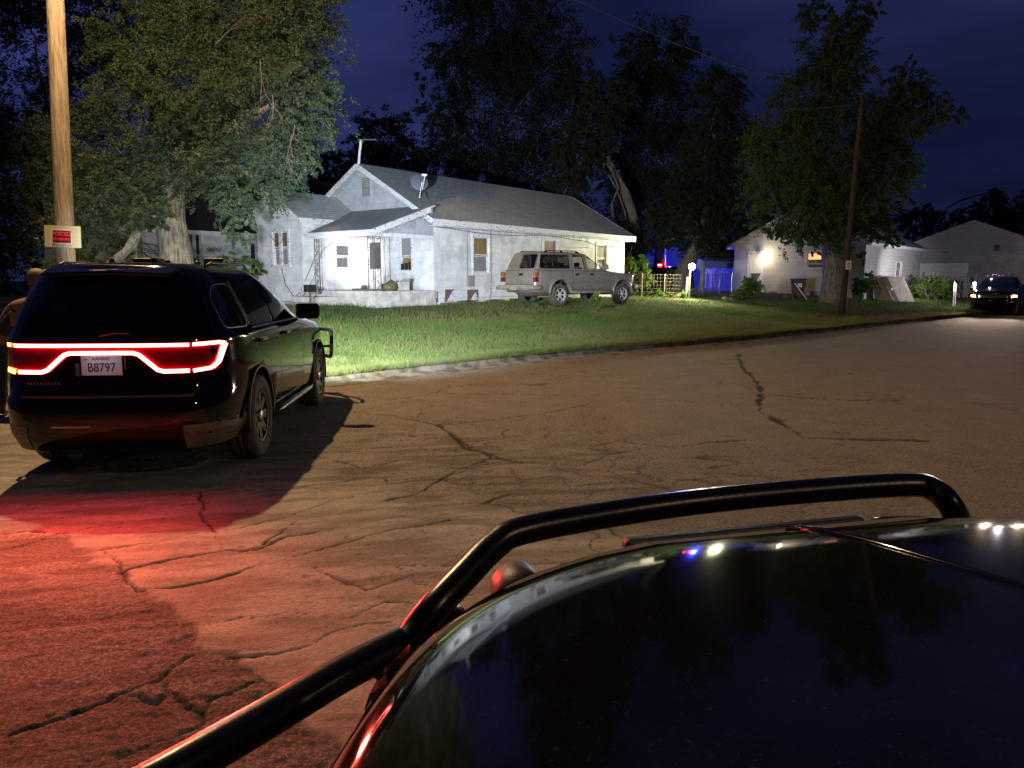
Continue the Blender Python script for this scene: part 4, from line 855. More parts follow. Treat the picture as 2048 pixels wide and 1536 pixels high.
mesh_fence('wire mesh fence panel between the gate post and the small pale house', (fc.x, fc.y, bz(fc.x, fc.y)), fd_, 1.2, [(.1, .11, 1.75, 'bark'), (L2*.55, .03, .95, 'white_paint'), (L2, .035, 1.25, 'dull_chrome')], 2)
# yard light on white post
yb = P(1378, 590, 37.3); yt = P(1383, 533, 37.1)
yl = thing('yard_light', 'blazing white floodlight on a pale post beside the wire fence', 'lamp', (yb.x, yb.y, bz(yb.x, yb.y)-.1))
k_ = MB(); zt = yt.z-(bz(yb.x, yb.y)-.1); k_.tube([(0, 0, 0), (.02, 0, zt-.1)], .045, 8); k_.tube([(-.16, 0, 0), (-.10, 0, 1.1)], .05, 7); k_.build('post', M['white_paint'], yl)
k_ = MB(); k_.box((-.08, -.0, zt-.16), (.28, .08, zt+.16)); k_.build('housing', M['black_steel'], yl, bevel=.01)
k_ = MB(); k_.lathe([(0, -.10), (.08, -.09), (.13, -.05), (.15, 0), (0, 0)], (.1, -.022, zt), 'y', 18); k_.build('lens', em('flood_lens', (.85, .92, 1), 200), yl, smooth=True)
ld = bpy.data.lights.new('flood_light', 'SPOT'); ld.energy = 2400; ld.color = (1, .95, .56); ld.spot_size = R(165); ld.spot_blend = .6; ld.shadow_soft_size = .06
lo = link(bpy.data.objects.new('flood_light', ld)); lo.location = (.1, -.25, zt); lo.parent = yl; lo.rotation_euler = Vector((-.75, -.55, -.28)).to_track_quat('-Z', 'Y').to_euler()
# blue-lit garage and picket fence, far
gb = P(1418, 560, 62); gobj = simple_house('blue_lit_garage', 'small garage washed in blue police light behind the trees', (gb.x-.6, gb.y), .7, a2, 6, 6.2, 2.5, 1.5, M['white_paint'], M['white_paint'], M['white_paint'], ov=.3)
k_ = MB(); fa2 = P(1405, 560, 58); fb2 = P(1475, 560, 59); fz = LZ(fa2.x, fa2.y); s_ = 0; L_ = fb2.x-fa2.x
pkt = thing('picket_fence', 'white picket fence glowing blue behind the wire fence', 'fence', (fa2.x, fa2.y, fz-.05))
while s_ < L_: k_.box((s_, 0, 0), (s_+.15, .03, 1.72+.03*math.sin(s_*9))); s_ += .19
k_.box((0, .031, .4), (L_, .07, .5)); k_.box((0, .031, 1.4), (L_, .07, 1.5)); k_.build('pickets', M['white_paint'], pkt)
shrub('low_hedge', 'row of low bright leaves in front of the police car by the garage', 'hedge', 1330, 560, 44, [Bl(x_, 546, 44, 8) for x_ in (1315, 1326, 1337, 1346)], 1500, .09, M['bush'], 103, per=20)
# yard clutter
def wagon_toy(): pass
def mattress(name, label, px0, px1, pyt, pyb, Yd, lean, mat, stripe=False, shear=0):
    a_ = P(px0, pyb, Yd); b_ = P(px1, pyb, Yd); h_ = P(px0, pyt, Yd).z-a_.z; w_ = b_.x-a_.x
    t = thing(name, label, 'mattress', (a_.x, a_.y, LZ(a_.x, a_.y))); k_ = MB(); sh = shear*h_
    pts = [(sh, 0, 0), (w_+sh, 0, 0), (w_, lean, h_), (0, lean, h_)]
    k_.prism(pts, (0, .22, 0)); k_.build('cover', mat, t, bevel=.05)
    if stripe:
        k_ = MB(); k_.prism([(sh+w_*.10, -.012, 0), (sh+w_*.30, -.012, 0), (w_*.22, lean-.012, h_), (w_*.02, lean-.012, h_)], (0, .01, 0)); k_.build('black_stripe', M['black_plastic'], t)
        k_ = MB(); k_.lathe([(0, -.01), (.07, -.008), (.075, 0)], (sh*.5+w_*.18, lean*.5-.016, h_*.5), 'y', 12); k_.build('round_label', M['sign_white'], t)
    return t
M['mattress'] = pm('mattress', (.50, .46, .38), (.38, .34, .27), scale=3, rough=.85, bump=.3)
for nm_, lb, a_, b_, yy, st_, sh in (('mattress', 'beige mattress with a black band and white round label, leaning on the small house', 1768, 1812, 42.2, True, .38), ('mattress', 'plain beige mattress end showing behind the banded mattress', 1744, 1768, 42.9, False, .2), ('mattress', 'middle beige mattress leaning between the other two', 1757, 1785, 42.55, False, .35)):
    mattress(nm_, lb, a_, b_, 543, 594, yy, .35, M['mattress'], st_, sh)
b_ = P(1596, 586, 40.8); zb = LZ(b_.x, b_.y)
tr = thing('trash_bin', 'dark wheeled trash bin with a white label against the small pale house', 'trash bin', (b_.x, b_.y, zb), R(-30))
k_ = MB(); z1 = 1.0
vs = [(-.24, -.24, .06), (.24, -.24, .06), (.24, .24, .06), (-.24, .24, .06), (-.33, -.34, z1), (.33, -.34, z1), (.33, .34, z1), (-.33, .34, z1)]
k_.add(vs, [(0,3,2,1),(4,5,6,7),(0,1,5,4),(1,2,6,5),(2,3,7,6),(3,0,4,7)]); k_.build('bin_body', M['black_plastic'], tr, bevel=.03)
k_ = MB(); k_.box((-.36, -.40, z1+.003), (.36, .38, z1+.07)); k_.build('lid', M['black_plastic'], tr, bevel=.025)
k_ = MB(); k_.box((.02, -.325, .62), (.24, -.30, .82)); k_.build('label_sticker', M['sign_white'], tr)
for s_ in (-.28, .28): k_ = MB(); k_.lathe([(0, -.03), (.1, -.03), (.1, .03), (0, .03)], (s_, .26, .1), 'x', 12); k_.build('wheel', M['rubber'], tr)
b_ = P(1572, 592, 40.2); zb = LZ(b_.x, b_.y)
ty = thing('old_tyre', 'old black tyre lying flat in the grass by the trash bin', 'tyre', (b_.x, b_.y, zb))
k_ = MB(); k_.lathe([(.22, .05), (.30, .0), (.38, .02), (.41, .10), (.41, .18), (.38, .26), (.30, .28), (.22, .23), (.21, .14), (.22, .05)], (0, 0, 0), 'z', 30); k_.build('tread', M['rubber'], ty, smooth=True); k_ = MB(); k_.lathe([(.205, .06), (.21, .14), (.205, .22)], (0, 0, 0), 'z', 30); k_.build('bead', M['rubber'], ty)
pa_ = P(1590, 567, 39.9); pb2 = P(1616, 590, 39.7); k_ = MB(); k_.bar(pa_, (pb2.x, pb2.y, LZ(pb2.x, pb2.y)), .09, .04); tag(k_.build('plank', M['white_paint']), 'pale plank leaning against the trash bin', 'plank')
pb3 = P(1650, 562, 44); zb = LZ(pb3.x, pb3.y)
# posts by the third house
for i, (px_, py0, py1) in enumerate(((1908, 586, 563), (1911.5, 588, 566))):
    a_ = P(px_, py0, 41+i*.3); b2_ = P(px_-.5, py1, 41+i*.3); t = thing('white_stake', ('left' if i == 0 else 'right')+' one of two thin white stakes in front of the lilac house', 'post', (a_.x, a_.y, LZ(a_.x, a_.y)-.05))
    k_ = MB(); hh = b2_.z-LZ(a_.x, a_.y); k_.tube([(0, 0, 0), (-.02, 0, hh)], .03, 7); k_.tube([(-.02, 0, hh), (-.02, 0, hh+.04)], [.035, .01], 7); k_.build('stake', M['siding2'], t)
# broken picket fence before the third house
a_ = P(1855, 590, 49); zb = LZ(a_.x, a_.y); pf2 = thing('broken_fence', 'low grey picket fence with leaning boards before the lilac house', 'fence', (a_.x, a_.y, zb)); k_ = MB(); rr3 = random.Random(5)
for i in range(15):
    x_ = i*.25; lean_ = rr3.uniform(-.03, .03) if i != 11 else -.35; k_.bar((x_, 0, 0), (x_+lean_, 0, 1.5+rr3.uniform(-.2, .15)), .14, .02)
k_.box((0, .02, .4), (3.8, .06, .48)); k_.build('boards', M['siding2'], pf2)
# dark vehicle bits and white posts far left: a low rail on white posts
for i, (px_, py_) in enumerate(((89, 552), (101, 551), (176, 541), (188, 540))):
    pass
a_ = P(60, 553, 30); b_ = P(215, 533, 30); rl = thing('rail_fence', 'low dark rail with short white posts beyond the police vehicle at left', 'fence', (a_.x, a_.y, bz(a_.x, a_.y)))
k_ = MB(); k_.tube([(P(95, 540, 30)-rl.location), (P(190, 527, 30)-rl.location)], .04, 6); k_.build('rail', M['dull_chrome'], rl)
for px_, py_ in ((90, 538), (101, 538), (177, 526), (190, 525)):
    tp_ = P(px_, py_, 30)-rl.location; k_ = MB(); k_.tube([(tp_.x, 0, 0), (tp_.x-.02, 0, tp_.z)], .05, 7); k_.build('post', M['white_paint'], rl)
# lawn litter / stone
for i, (px_, py_, r_) in enumerate(((1450, 586, .16), (1462, 588, .12))):
    a_ = P(px_, py_, 37); k_ = MB(); k_.lathe([(0, -.1), (r_, -.05), (r_*.9, r_*.6), (r_*.4, r_), (0, r_)], (0, 0, 0), 'z', 9); o_ = k_.build('brick_rubble', M['wood_board']); o_.location = (a_.x, a_.y, LZ(a_.x, a_.y)); tag(o_, ('larger' if i == 0 else 'smaller')+' reddish rubble lump at the foot of the fence near the small pale house', 'rubble')
# ============================================================ VEHICLES
def shell(layers, ex=6, n=112, bowf=.16, bowr=.06):
    """layers: (z, y_rear, y_front, half width). superellipse plan outlines stacked in height"""
    vs = []; fs = []
    for (z, yr, yf, w_) in layers:
        yc = (yr+yf)/2; Ly = (yf-yr)/2
        for j in range(n):
            a = 2*math.pi*(j+.5)/n; c, s = math.cos(a), math.sin(a)
            x = w_*math.copysign(abs(c)**(2/ex), c); yy = math.copysign(abs(s)**(2/ex), s)
            y = yc+Ly*yy; bow = (bowf if yy > 0 else -bowr)*(x/w_)**2*abs(yy)**3; vs.append((x, y-bow, z))
    k = len(layers)
    for i in range(k-1):
        for j in range(n): fs.append((i*n+j, i*n+(j+1) % n, (i+1)*n+(j+1) % n, (i+1)*n+j))
    fs.append(tuple(range(n-1, -1, -1))); fs.append(tuple((k-1)*n+j for j in range(n)))
    return vs, fs
def tmp_obj(vs, fs):
    me = bpy.data.meshes.new('t'); me.from_pydata(vs, [], fs); bm = bmesh.new(); bm.from_mesh(me); bmesh.ops.recalc_face_normals(bm, faces=bm.faces); bm.to_mesh(me); bm.free()
    return link(bpy.data.objects.new('t', me))
def boolean(o, cutters):
    for c in cutters:
        m_ = o.modifiers.new('b', 'BOOLEAN'); m_.operation = 'DIFFERENCE'; m_.object = c; m_.solver = 'EXACT'
    bpy.context.view_layer.update(); dg = bpy.context.evaluated_depsgraph_get(); me = bpy.data.meshes.new_from_object(o.evaluated_get(dg))
    o.modifiers.clear(); o.data = me
    for c in cutters: bpy.data.objects.remove(c)
def bvh_of(vs, fs): return BVHTree.FromPolygons([Vector(v) for v in vs], fs)
def panel(bvh, poly, axis, side, off=.004, cell=.05, thick=0):
    """poly in the plane across the axis; axis 'x': (y,z) cast along x from side; 'y': (x,z) cast along y; 'z': (x,y) cast down. returns MB"""
    bm = bmesh.new(); vs = [bm.verts.new((p[0], p[1], 0)) for p in poly]; bm.faces.new(vs)
    for ax in (0, 1):
        lo = min(p[ax] for p in poly); hi = max(p[ax] for p in poly); nn = max(1, int((hi-lo)/cell))
        for i in range(1, nn+1):
            co = [0, 0, 0]; co[ax] = lo+(hi-lo)*i/(nn+.5); no = [0, 0, 0]; no[ax] = 1
            bmesh.ops.bisect_plane(bm, geom=bm.verts[:]+bm.edges[:]+bm.faces[:], plane_co=co, plane_no=no)
    bm.verts.ensure_lookup_table(); mb = MB(); last = None
    for v in bm.verts:
        a, b = v.co.x, v.co.y
        if axis == 'x': o, d = Vector((side*5, a, b)), Vector((-side, 0, 0))
        elif axis == 'y': o, d = Vector((a, side*9, b)), Vector((0, -side, 0))
        else: o, d = Vector((a, b, 5)), Vector((0, 0, -1))
        h, nn_, _, _ = bvh.ray_cast(o, d)
        if h is None: h = last if last is not None else o+d*4; nn_ = -d
        if nn_.dot(d) > 0: nn_ = -nn_
        last = h; mb.v.append(tuple(h-d*off))
    bm.verts.index_update()
    for f in bm.faces: mb.f.append(tuple(v.index for v in f.verts))
    bm.free(); return mb
def strip(bvh, path, axis, side, wd=.012, off=.003):
    mb = MB()
    for (a, b), (c, d) in zip(path[:-1], path[1:]):
        L_ = math.hypot(c-a, d-b); nx_, ny_ = -(d-b)/L_*wd/2, (c-a)/L_*wd/2
        p = panel(bvh, [(a+nx_, b+ny_), (c+nx_, d+ny_), (c-nx_, d-ny_), (a-nx_, b-ny_)], axis, side, off, .06); mb.add(p.v, p.f)
    return mb
def rpoly(pts, r=.05, k=4):
    out = []; n = len(pts)
    for i in range(n):
        p0 = Vector(pts[i-1]); p1 = Vector(pts[i]); p2 = Vector(pts[(i+1) % n]); a = (p0-p1); b = (p2-p1); q = min(r, a.length*.45, b.length*.45)
        A = p1+a.normalized()*q; B = p1+b.normalized()*q
        for j in range(k+1): t = j/k; out.append(tuple(A*(1-t)**2+p1*2*t*(1-t)+B*t*t))
    return out
def wheel(car, x, y, r, side, rim_mat, spokes=6, w_=.25, steel=False):
    k_ = MB(); h = w_/2
    prof = [(r*.60, -h*.80), (r*.70, -h*1.0), (r*.90, -h*1.0), (r*.975, -h*.82), (r, -h*.6), (r, -h*.25), (r-.012, -h*.22), (r-.012, -h*.16), (r, -h*.13), (r, h*.13), (r-.012, h*.16), (r-.012, h*.22), (r, h*.25), (r, h*.6), (r*.975, h*.82), (r*.90, h), (r*.70, h), (r*.60, h*.80), (r*.60, -h*.80)]
    k_.lathe(prof, (0, 0, 0), 'x', 44)
    W_ = k_.build('wheel', M['rubber'], car, smooth=True); W_.location = (x, y, r)
    k_ = MB(); s = side
    k_.lathe([(r*.60, h*.78*s), (r*.605, h*.92*s), (r*.57, h*.90*s), (r*.55, h*.32*s)], (0, 0, 0), 'x', 32)
    for i in range(spokes):
        a = 2*math.pi*i/spokes; c, sn = math.cos(a), math.sin(a)
        p = [(h*.62*s, 0, 0), (h*.80*s, c*r*.56, sn*r*.56)]
        k_.bar((h*.60*s, c*r*.08, sn*r*.08), (h*.72*s, c*r*.57, sn*r*.57), r*.11 if not steel else r*.20, .03, up=(1, 0, 0))
    k_.lathe([(0, h*.86*s), (r*.13, h*.84*s), (r*.17, h*.60*s), (r*.17, h*.3*s)], (0, 0, 0), 'x', 20)
    k_.build('rim', rim_mat, W_)
    if steel: k_ = MB(); k_.lathe([(0, h*.95*s), (r*.10, h*.93*s), (r*.15, h*.86*s), (r*.16, h*.80*s)], (0, 0, 0), 'x', 18); k_.build('hub_cap', M['dull_chrome'], W_, smooth=True)
    k_ = MB(); k_.lathe([(r*.56, h*.42*s), (0, h*.40*s), (0, h*.3*s), (r*.56, h*.3*s), (r*.56, h*.42*s)], (0, 0, 0), 'x', 28); k_.build('rim_backing', M['black_steel'], W_)  # black backing disc, its colour standing for the shade between the spokes
    return W_
def arch_cut(x, y, z, r, side):
    k_ = MB(); k_.lathe([(0, x-side*.36), (r, x-side*.36), (r, x+side*.3), (0, x+side*.3)], (0, y, z), 'x', 40); return tmp_obj(k_.v, k_.f)
def arch_flare(mb, x, y, z, r, side, rad=.03, a0=-12, a1=192, zmin=None):
    pts = [(x, y+r*math.cos(R(a)), z+r*math.sin(R(a))) for a in np.linspace(a0, a1, 26)]
    pts = [p for p in pts if zmin is None or p[2] > zmin]; mb.tube(pts, rad, 8)
LIGHT_STRIP = em('led_red', (1.0, .15, .11), 20.0)
LIGHT_AMB = em('led_corner', (1.0, .30, .05), 9.0)
M['lens_red'] = pm('lens_red', (.22, .0, .008), (.16, 0, .006), rough=.2, coat=.5); M['lens_amber'] = pm('lens_amber', (.34, .12, .015), (.26, .09, .01), rough=.2)
M['lens_red2'] = pm('lens_red_day', (.20, .008, .014), (.14, .006, .01), rough=.25)
PL = [(.24, -.86, 3.76, .84), (.30, -1.02, 3.88, .90), (.42, -1.075, 3.96, .945), (.60, -1.085, 3.99, .96), (.70, -1.08, 3.99, .965), (.74, -1.03, 3.985, .965), (.90, -1.02, 3.96, .965), (1.00, -1.012, 3.92, .96), (1.05, -1.01, 3.83, .955), (1.08, -1.01, 3.72, .952), (1.105, -1.005, 3.56, .948), (1.135, -1.0, 3.30, .943), (1.165, -.995, 3.02, .938), (1.19, -.985, 2.75, .93), (1.21, -.98, 2.57, .918), (1.24, -.965, 2.44, .895), (1.38, -.915, 2.12, .845), (1.55, -.84, 1.74, .765), (1.67, -.775, 1.42, .70), (1.73, -.74, 1.2, .65), (1.77, -.68, .98, .57), (1.79, -.55, .75, .45), (1.80, -.35, .5, .25)]
def push_bumper(car, hl=.61, hr=.61, ext=0.0, pathA=None, pathB=None):
    """centre hoop, cross rails, wrap-around loops with amber markers"""
    pb_ = MB(); yn = 4.18; a, b = -hl, hr
    hoop = [(a-.05, yn-.02, .48), (a-.045, yn+.01, .80), (a, yn+.04, 1.00), (a+.07, yn+.06, 1.07), (a+.15, yn+.065, 1.085), (0, yn+.10, 1.105), (b-.11, yn+.065, 1.09), (b-.02, yn+.06, 1.07), (b+.03, yn+.04, 1.00), (b+.05, yn+.01, .80), (b+.05, yn-.02, .48)]
    if ext: hoop = pathA
    pb_.tube(smooth_path(hoop, 5), .034 if ext else .036, 12)
    pb_.bar((a, yn+.0, .74), (b, yn+.0, .74), .05, .09); pb_.bar((a, yn-.02, .52), (b, yn-.02, .52), .05, .08)
    for s in (-1, 1):
        pb_.box((s*.53-.02, 3.75, .45), (s*.53+.02, yn, .72)); e = ext*(1 if s < 0 else .2)
        lp_ = smooth_path([(s*.60, 4.18, .92), (s*.68, 4.06, .95), (s*(.80+e*.3), 3.91, .96), (s*(.92+e*.6), 3.77, .96), (s*(1.00+e), 3.63, .96), (s*(1.05+e*1.3), 3.49, .95), (s*(1.08+e*1.4), 3.36, .90), (s*(1.08+e*1.4), 3.33, .80), (s*(1.07+e), 3.36, .66), (s*(1.03+e), 3.52, .60), (s*(.98+e*.5), 3.72, .58), (s*.88, 3.88, .58), (s*.62, 4.12, .58)], 4)
        if ext and s < 0: lp_ = smooth_path(pathB+[(-1.46, 3.30, .84), (-1.44, 3.28, .70), (-1.36, 3.40, .60), (-1.1, 3.66, .58), (-.88, 3.88, .58), (-.62, 4.12, .58)], 4)
        pb_.tube(lp_, .036 if ext else .026, 10)
        if ext and s < 0: pb_.prism([(-.74, 3.94, .95), (-.84, 3.87, .92), (-.93, 3.81, .91), (-.84, 3.88, .80), (-.66, 4.06, .72), (-.64, 4.09, .80)], (-.02, -.02, 0))
        elif not ext: pb_.prism([(s*.56, 4.20, 1.0), (s*.64, 4.14, .985), (s*.76, 3.97, .985), (s*.74, 3.98, .90), (s*.66, 4.08, .74), (s*.58, 4.18, .72)], (s*.015, .015, 0)); pb_.bar((s*(1.07+e), 3.34, .76), (s*.95, 3.34, .76), .03)
    pbo = pb_.build('push_bumper', M['black_steel'], car, smooth=True)
    for s in (-1, 1): k_ = MB(); xx = 1.08+ext*1.3*(1 if s < 0 else .2); k_.box((s*xx-.015, 3.27, .66), (s*xx+.015, 3.30, .80)); k_.build('amber_marker', M['lens_amber'], pbo, bevel=.005)
    k_ = MB(); k_.lathe([(0, -.05), (.05, -.05), (.065, 0), (.065, .06), (.055, .07), (0, .065)], (-.52, 4.09, .88), 'y', 16)
    k_.build('bumper_lamp', M['black_plastic'], car, smooth=True)
    k_ = MB(); k_.box((-.22, 4.13, .93), (.52, 4.17, .975)); k_.build('light_bar', M['black_plastic'], car, bevel=.01)
def patrol(name, label, loc, rz, group=None):
    car = thing(name, label, 'police car', loc, rz, group)
    vs, fs = shell(PL, ex=6.5, n=120); bv = bvh_of(vs, fs); o = tmp_obj(vs, fs)
    r = .39
    boolean(o, [arch_cut(s*.93, yy, r+.02, r+.055, s) for s in (-1, 1) for yy in (0, 3.04)])
    o.name = 'body'; o.data.name = 'body'; o.data.materials.clear(); o.data.materials.append(M['black_paint']); o.data.shade_auto_smooth(R(35)) if hasattr(o.data, 'shade_auto_smooth') else o.data.shade_smooth(); o.parent = car
    for s in (-1, 1):
        for yy in (0, 3.04): fl = MB(); arch_flare(fl, s*.955, yy, r+.02, r+.06, s, .018, zmin=.30); fl.build('wheel_arch', M['black_plastic'], car, smooth=True)
    for s in (-1, 1):
        for yy in (0, 3.04): wheel(car, s*.84, yy, r, s, M['rim_dark'], 8, .26, True)
    # rear face
    panel(bv, rpoly([(-.66, 1.27), (.66, 1.27), (.56, 1.655), (-.56, 1.655)], .07), 'y', -1, .006).build('rear_window', M['glass_dark'], car, smooth=True, fix=False)
    g_ = MB(); g_.add(*[(lambda q: (q.v, q.f))(panel(bv, [(-.60, -.75), (.60, -.75), (.60, -.66), (-.60, -.66)], 'z', 1, .01))][0])
    k_ = MB(); k_.prism([(-.50, -.86, 1.705), (0, -.90, 1.722), (.50, -.86, 1.705), (.52, -.70, 1.735), (.45, -.60, 1.772), (-.45, -.60, 1.772), (-.52, -.70, 1.735)], (0, 0, -.03)); k_.build('roof_spoiler', M['black_paint'], car, bevel=.012)
    # racetrack tail lamp
    lens = panel(bv, rpoly([(-.86, 1.155), (.86, 1.155), (.86, 1.12), (.84, .925), (.42, .92), (.25, 1.062), (-.25, 1.062), (-.42, .92), (-.84, .925)], .03), 'y', -1, .006, .06)
    LN = lens.build('tail_lamp', M['lens_red'], car, fix=False)
    wdt = .030
    st_ = strip(bv, [(-.70, 1.138), (.655, 1.138)], 'y', -1, .026, .022)
    low = [(-.66, .932), (-.465, .932), (-.42, .947), (-.285, 1.066), (-.24, 1.080), (.24, 1.080), (.285, 1.066), (.42, .947), (.465, .932), (.655, .932)]
    a_ = strip(bv, low, 'y', -1, .030, .022); st_.add(a_.v, a_.f)
    a_ = strip(bv, [(.68, 1.140), (.845, 1.145), (.865, 1.13), (.835, .985), (.80, .945), (.68, .930)], 'y', -1, .028, .022); st_.add(a_.v, a_.f)
    a_ = strip(bv, [(-.735, 1.14), (-.79, 1.142)], 'y', -1, .03, .022); b_ = strip(bv, [(-.69, .932), (-.79, .945)], 'y', -1, .04, .022)
    st_.build('light_strip', LIGHT_STRIP, LN, fix=False); a_.build('corner_lamp', LIGHT_AMB, LN, fix=False); b_.build('corner_lamp', LIGHT_AMB, LN, fix=False)
    # trim of the lower rear
    strip(bv, [(-.66, .735), (.68, .735)], 'y', -1, .02, .004).build('step_strip', M['black_plastic'], car, fix=False)
    strip(bv, [(-.40, .50), (-.10, .50)], 'y', -1, .012, .004).build('reflector', M['dull_chrome'], car, fix=False)
    k_ = MB()
    for (a0_, a1_) in (((-.50, .44), (-.28, .36)),): pass
    for s in (-1, 1):
        bump = MB()
        q = panel(bv, [(-1.0, .30), (-.50, .30), (-.46, .46), (-.95, .50)], 'x', s, .006); bump.add(q.v, q.f)
        q = panel(bv, [(s*.60, .30), (s*.93, .30), (s*.93, .50), (s*.60, .50)], 'y', -1, .006); bump.add(q.v, q.f)
        bump.build('lit_corner_patch', M['corner_lit'], car, fix=False)  # pale corner patches: the lamplight on the bumper put into their colour
    k_ = MB()
    for i in range(10): q = strip(bv, [(-.60+i*.028, .84), (-.585+i*.028, .84)], 'y', -1, .018, .005); k_.add(q.v, q.f)
    k_.build('badge', M['dull_chrome'], car, fix=False)
    # licence plate
    yb_ = bv.ray_cast(Vector((0, -9, .99)), Vector((0, 1, 0)))[0].y
    k_ = MB(); k_.box((-.155, yb_-.028, .905), (.155, yb_-.020, 1.058)); plt = k_.build('licence_plate', M['plate'], car, bevel=.003)
    k_ = MB(); k_.box((-.20, yb_-.026, .90), (-.175, yb_-.004, 1.0)); k_.box((.172, yb_-.022, .95), (.18, yb_-.004, 1.05)); k_.build('plate_bracket', M['dull_chrome'], plt)
    T_ = lambda x_, z_: Matrix.Translation((x_, yb_-.030, z_)) @ Matrix.Rotation(R(90), 4, 'X')
    text_obj('B8797', .098, M['plate_ink'], plt, T_(.0, .965), bold=.0012, sx=.86); text_obj('KANSAS', .034, M['plate_ink'], plt, T_(.0, 1.036), bold=.0006, sx=1.05); text_obj('PS', .022, M['plate_ink'], plt, T_(-.115, 1.03))
    # wiper, handle
    k_ = MB(); k_.tube([(-.02, yb_+.02, 1.215), (.10, yb_+.035, 1.235), (.20, yb_+.035, 1.232)], .008, 5); k_.build('wiper', M['black_plastic'], car)
    # side glass and trim
    for s in (1, -1):
        qw = rpoly([(-.66, 1.25), (-.12, 1.24), (-.15, 1.62), (-.52, 1.61), (-.66, 1.50)], .08); panel(bv, qw, 'x', s, .005).build('side_window', M['glass_dark'], car, smooth=True, fix=False)
        rw_ = rpoly([(-.03, 1.24), (.82, 1.235), (.80, 1.65), (-.02, 1.64)], .04); panel(bv, rw_, 'x', s, .005).build('side_window', M['glass_dark'], car, smooth=True, fix=False)
        fw_ = rpoly([(.90, 1.235), (2.14, 1.23), (1.45, 1.63), (.88, 1.65)], .04); panel(bv, fw_, 'x', s, .005).build('side_window', M['glass_dark'], car, smooth=True, fix=False)
        tr_ = strip(bv, qw+qw[:1], 'x', s, .010, .008)
        for pth in ([(-.05, 1.222), (2.18, 1.215)], [(-.07, 1.25), (-.09, 1.64)]): q = strip(bv, pth, 'x', s, .016, .008); tr_.add(q.v, q.f)
        tr_.build('window_trim', M['dull_chrome'], car, fix=False)
        sm = MB()
        for pth in ([(.85, 1.21), (.86, .45), (.72, .36)], [(1.95, 1.20), (2.02, .9), (2.0, .40)], [(-.05, 1.12), (.0, .98), (.28, .78)], [(.60, .36), (2.4, .36)]): q = strip(bv, pth, 'x', s, .009, .002); sm.add(q.v, q.f)
        sm.build('door_seam', M['black_plastic'], car, fix=False)
        k_ = MB()
        for yy in (.02, 1.05): hx_ = bv.ray_cast(Vector((s*5, yy+.12, 1.10)), Vector((-s, 0, 0)))[0].x; k_.box((min(hx_-s*.01, hx_+s*.045), yy, 1.085), (max(hx_-s*.01, hx_+s*.045), yy+.22, 1.12))
        k_.build('door_handle', M['black_plastic'], car, bevel=.01)
        sl_ = MB(); sl_.tube([(s*.935, .50, .335), (s*.965, .75, .335), (s*.965, 2.3, .335), (s*.935, 2.55, .335)], .032, 8); sl_.build('side_sill', M['black_gloss'], car, smooth=True)
        mr = MB(); mr.box((min(s*.90, s*1.17), 1.93, 1.20), (max(s*.90, s*1.17), 2.07, 1.38)); mo = mr.build('mirror', M['black_paint'], car, bevel=.035)
        mr = MB(); mr.box((min(s*.96, s*1.14), 1.922, 1.225), (max(s*.96, s*1.14), 1.928, 1.36)); mr.build('mirror_glass', M['glass_dark'], mo)
        hl = panel(bv, rpoly([(s*.52, .80), (s*.86, .83), (s*.90, .93), (s*.60, .91)], .03), 'y', 1, .006); ho = hl.build('headlight', M['head_glass'], car, fix=False)
        rr_ = MB(); rr_.tube([(s*.62, -.35, 1.765), (s*.63, -.2, 1.80), (s*.63, .8, 1.80), (s*.61, 1.0, 1.76)], .014, 6); rr_.build('roof_rail', M['black_plastic'], car, smooth=True)
    panel(bv, rpoly([(-.74, 1.20), (.74, 1.20), (.60, 1.64), (-.60, 1.64)], .06), 'y', 1, .006).build('windshield', M['glass_dark'], car, smooth=True, fix=False)
    # bonnet creases, grille
    for s in (-1, 1):
        hd = MB(); q = strip(bv, [(s*.86, 2.75), (s*.87, 3.3), (s*.80, 3.72)], 'z', 1, .010, .002); hd.add(q.v, q.f); hd.build('hood_seam', M['seam'], car, fix=False)
    ce = []
    for yy in np.linspace(2.6, 3.80, 22): h_ = bv.ray_cast(Vector((.02, yy, 5)), Vector((0, 0, -1)))[0]; ce.append((.02, yy, h_.z-.002))
    k_ = MB(); k_.tube(ce, .006, 8); k_.build('hood_crease', M['black_paint'], car, smooth=True)
    panel(bv, rpoly([(-.50, .74), (.50, .74), (.50, .90), (-.50, .90)], .03), 'y', 1, .006).build('grille', M['black_plastic'], car, fix=False)
    push_bumper(car)
    # roof aerials
    k_ = MB(); k_.prism([(-.02, .2, 1.79), (.02, .2, 1.79), (.02, .42, 1.79), (-.02, .42, 1.79)], (0, -.05, .06)); k_.build('aerial', M['black_plastic'], car)
    for (ax_, ay_, ah) in ((-.35, .1, .07), (.20, -.05, .05), (.28, .5, .05)): k_ = MB(); k_.lathe([(0, 0), (.03, 0), (.028, ah*.5), (.012, ah), (0, ah)], (ax_, ay_, 1.785), 'z', 10); k_.build('aerial', M['black_plastic'], car, smooth=True)
    return car
def smooth_path(pts, k=4):
    pts = [Vector(p) for p in pts]; out = []
    for i in range(len(pts)-1):
        p0 = pts[max(i-1, 0)]; p1 = pts[i]; p2 = pts[i+1]; p3 = pts[min(i+2, len(pts)-1)]
        for j in range(k):
            t = j/k; out.append(.5*((2*p1)+(p2-p0)*t+(2*p0-5*p1+4*p2-p3)*t*t+(3*p1-p0-3*p2+p3)*t**3))
    return out+[pts[-1]]
M['corner_lit'] = pm('bumper_lit', (.17, .14, .11), (.09, .075, .06), scale=9, rough=.5, bump=.15)  # lit look of the bumper corners, put into the colour
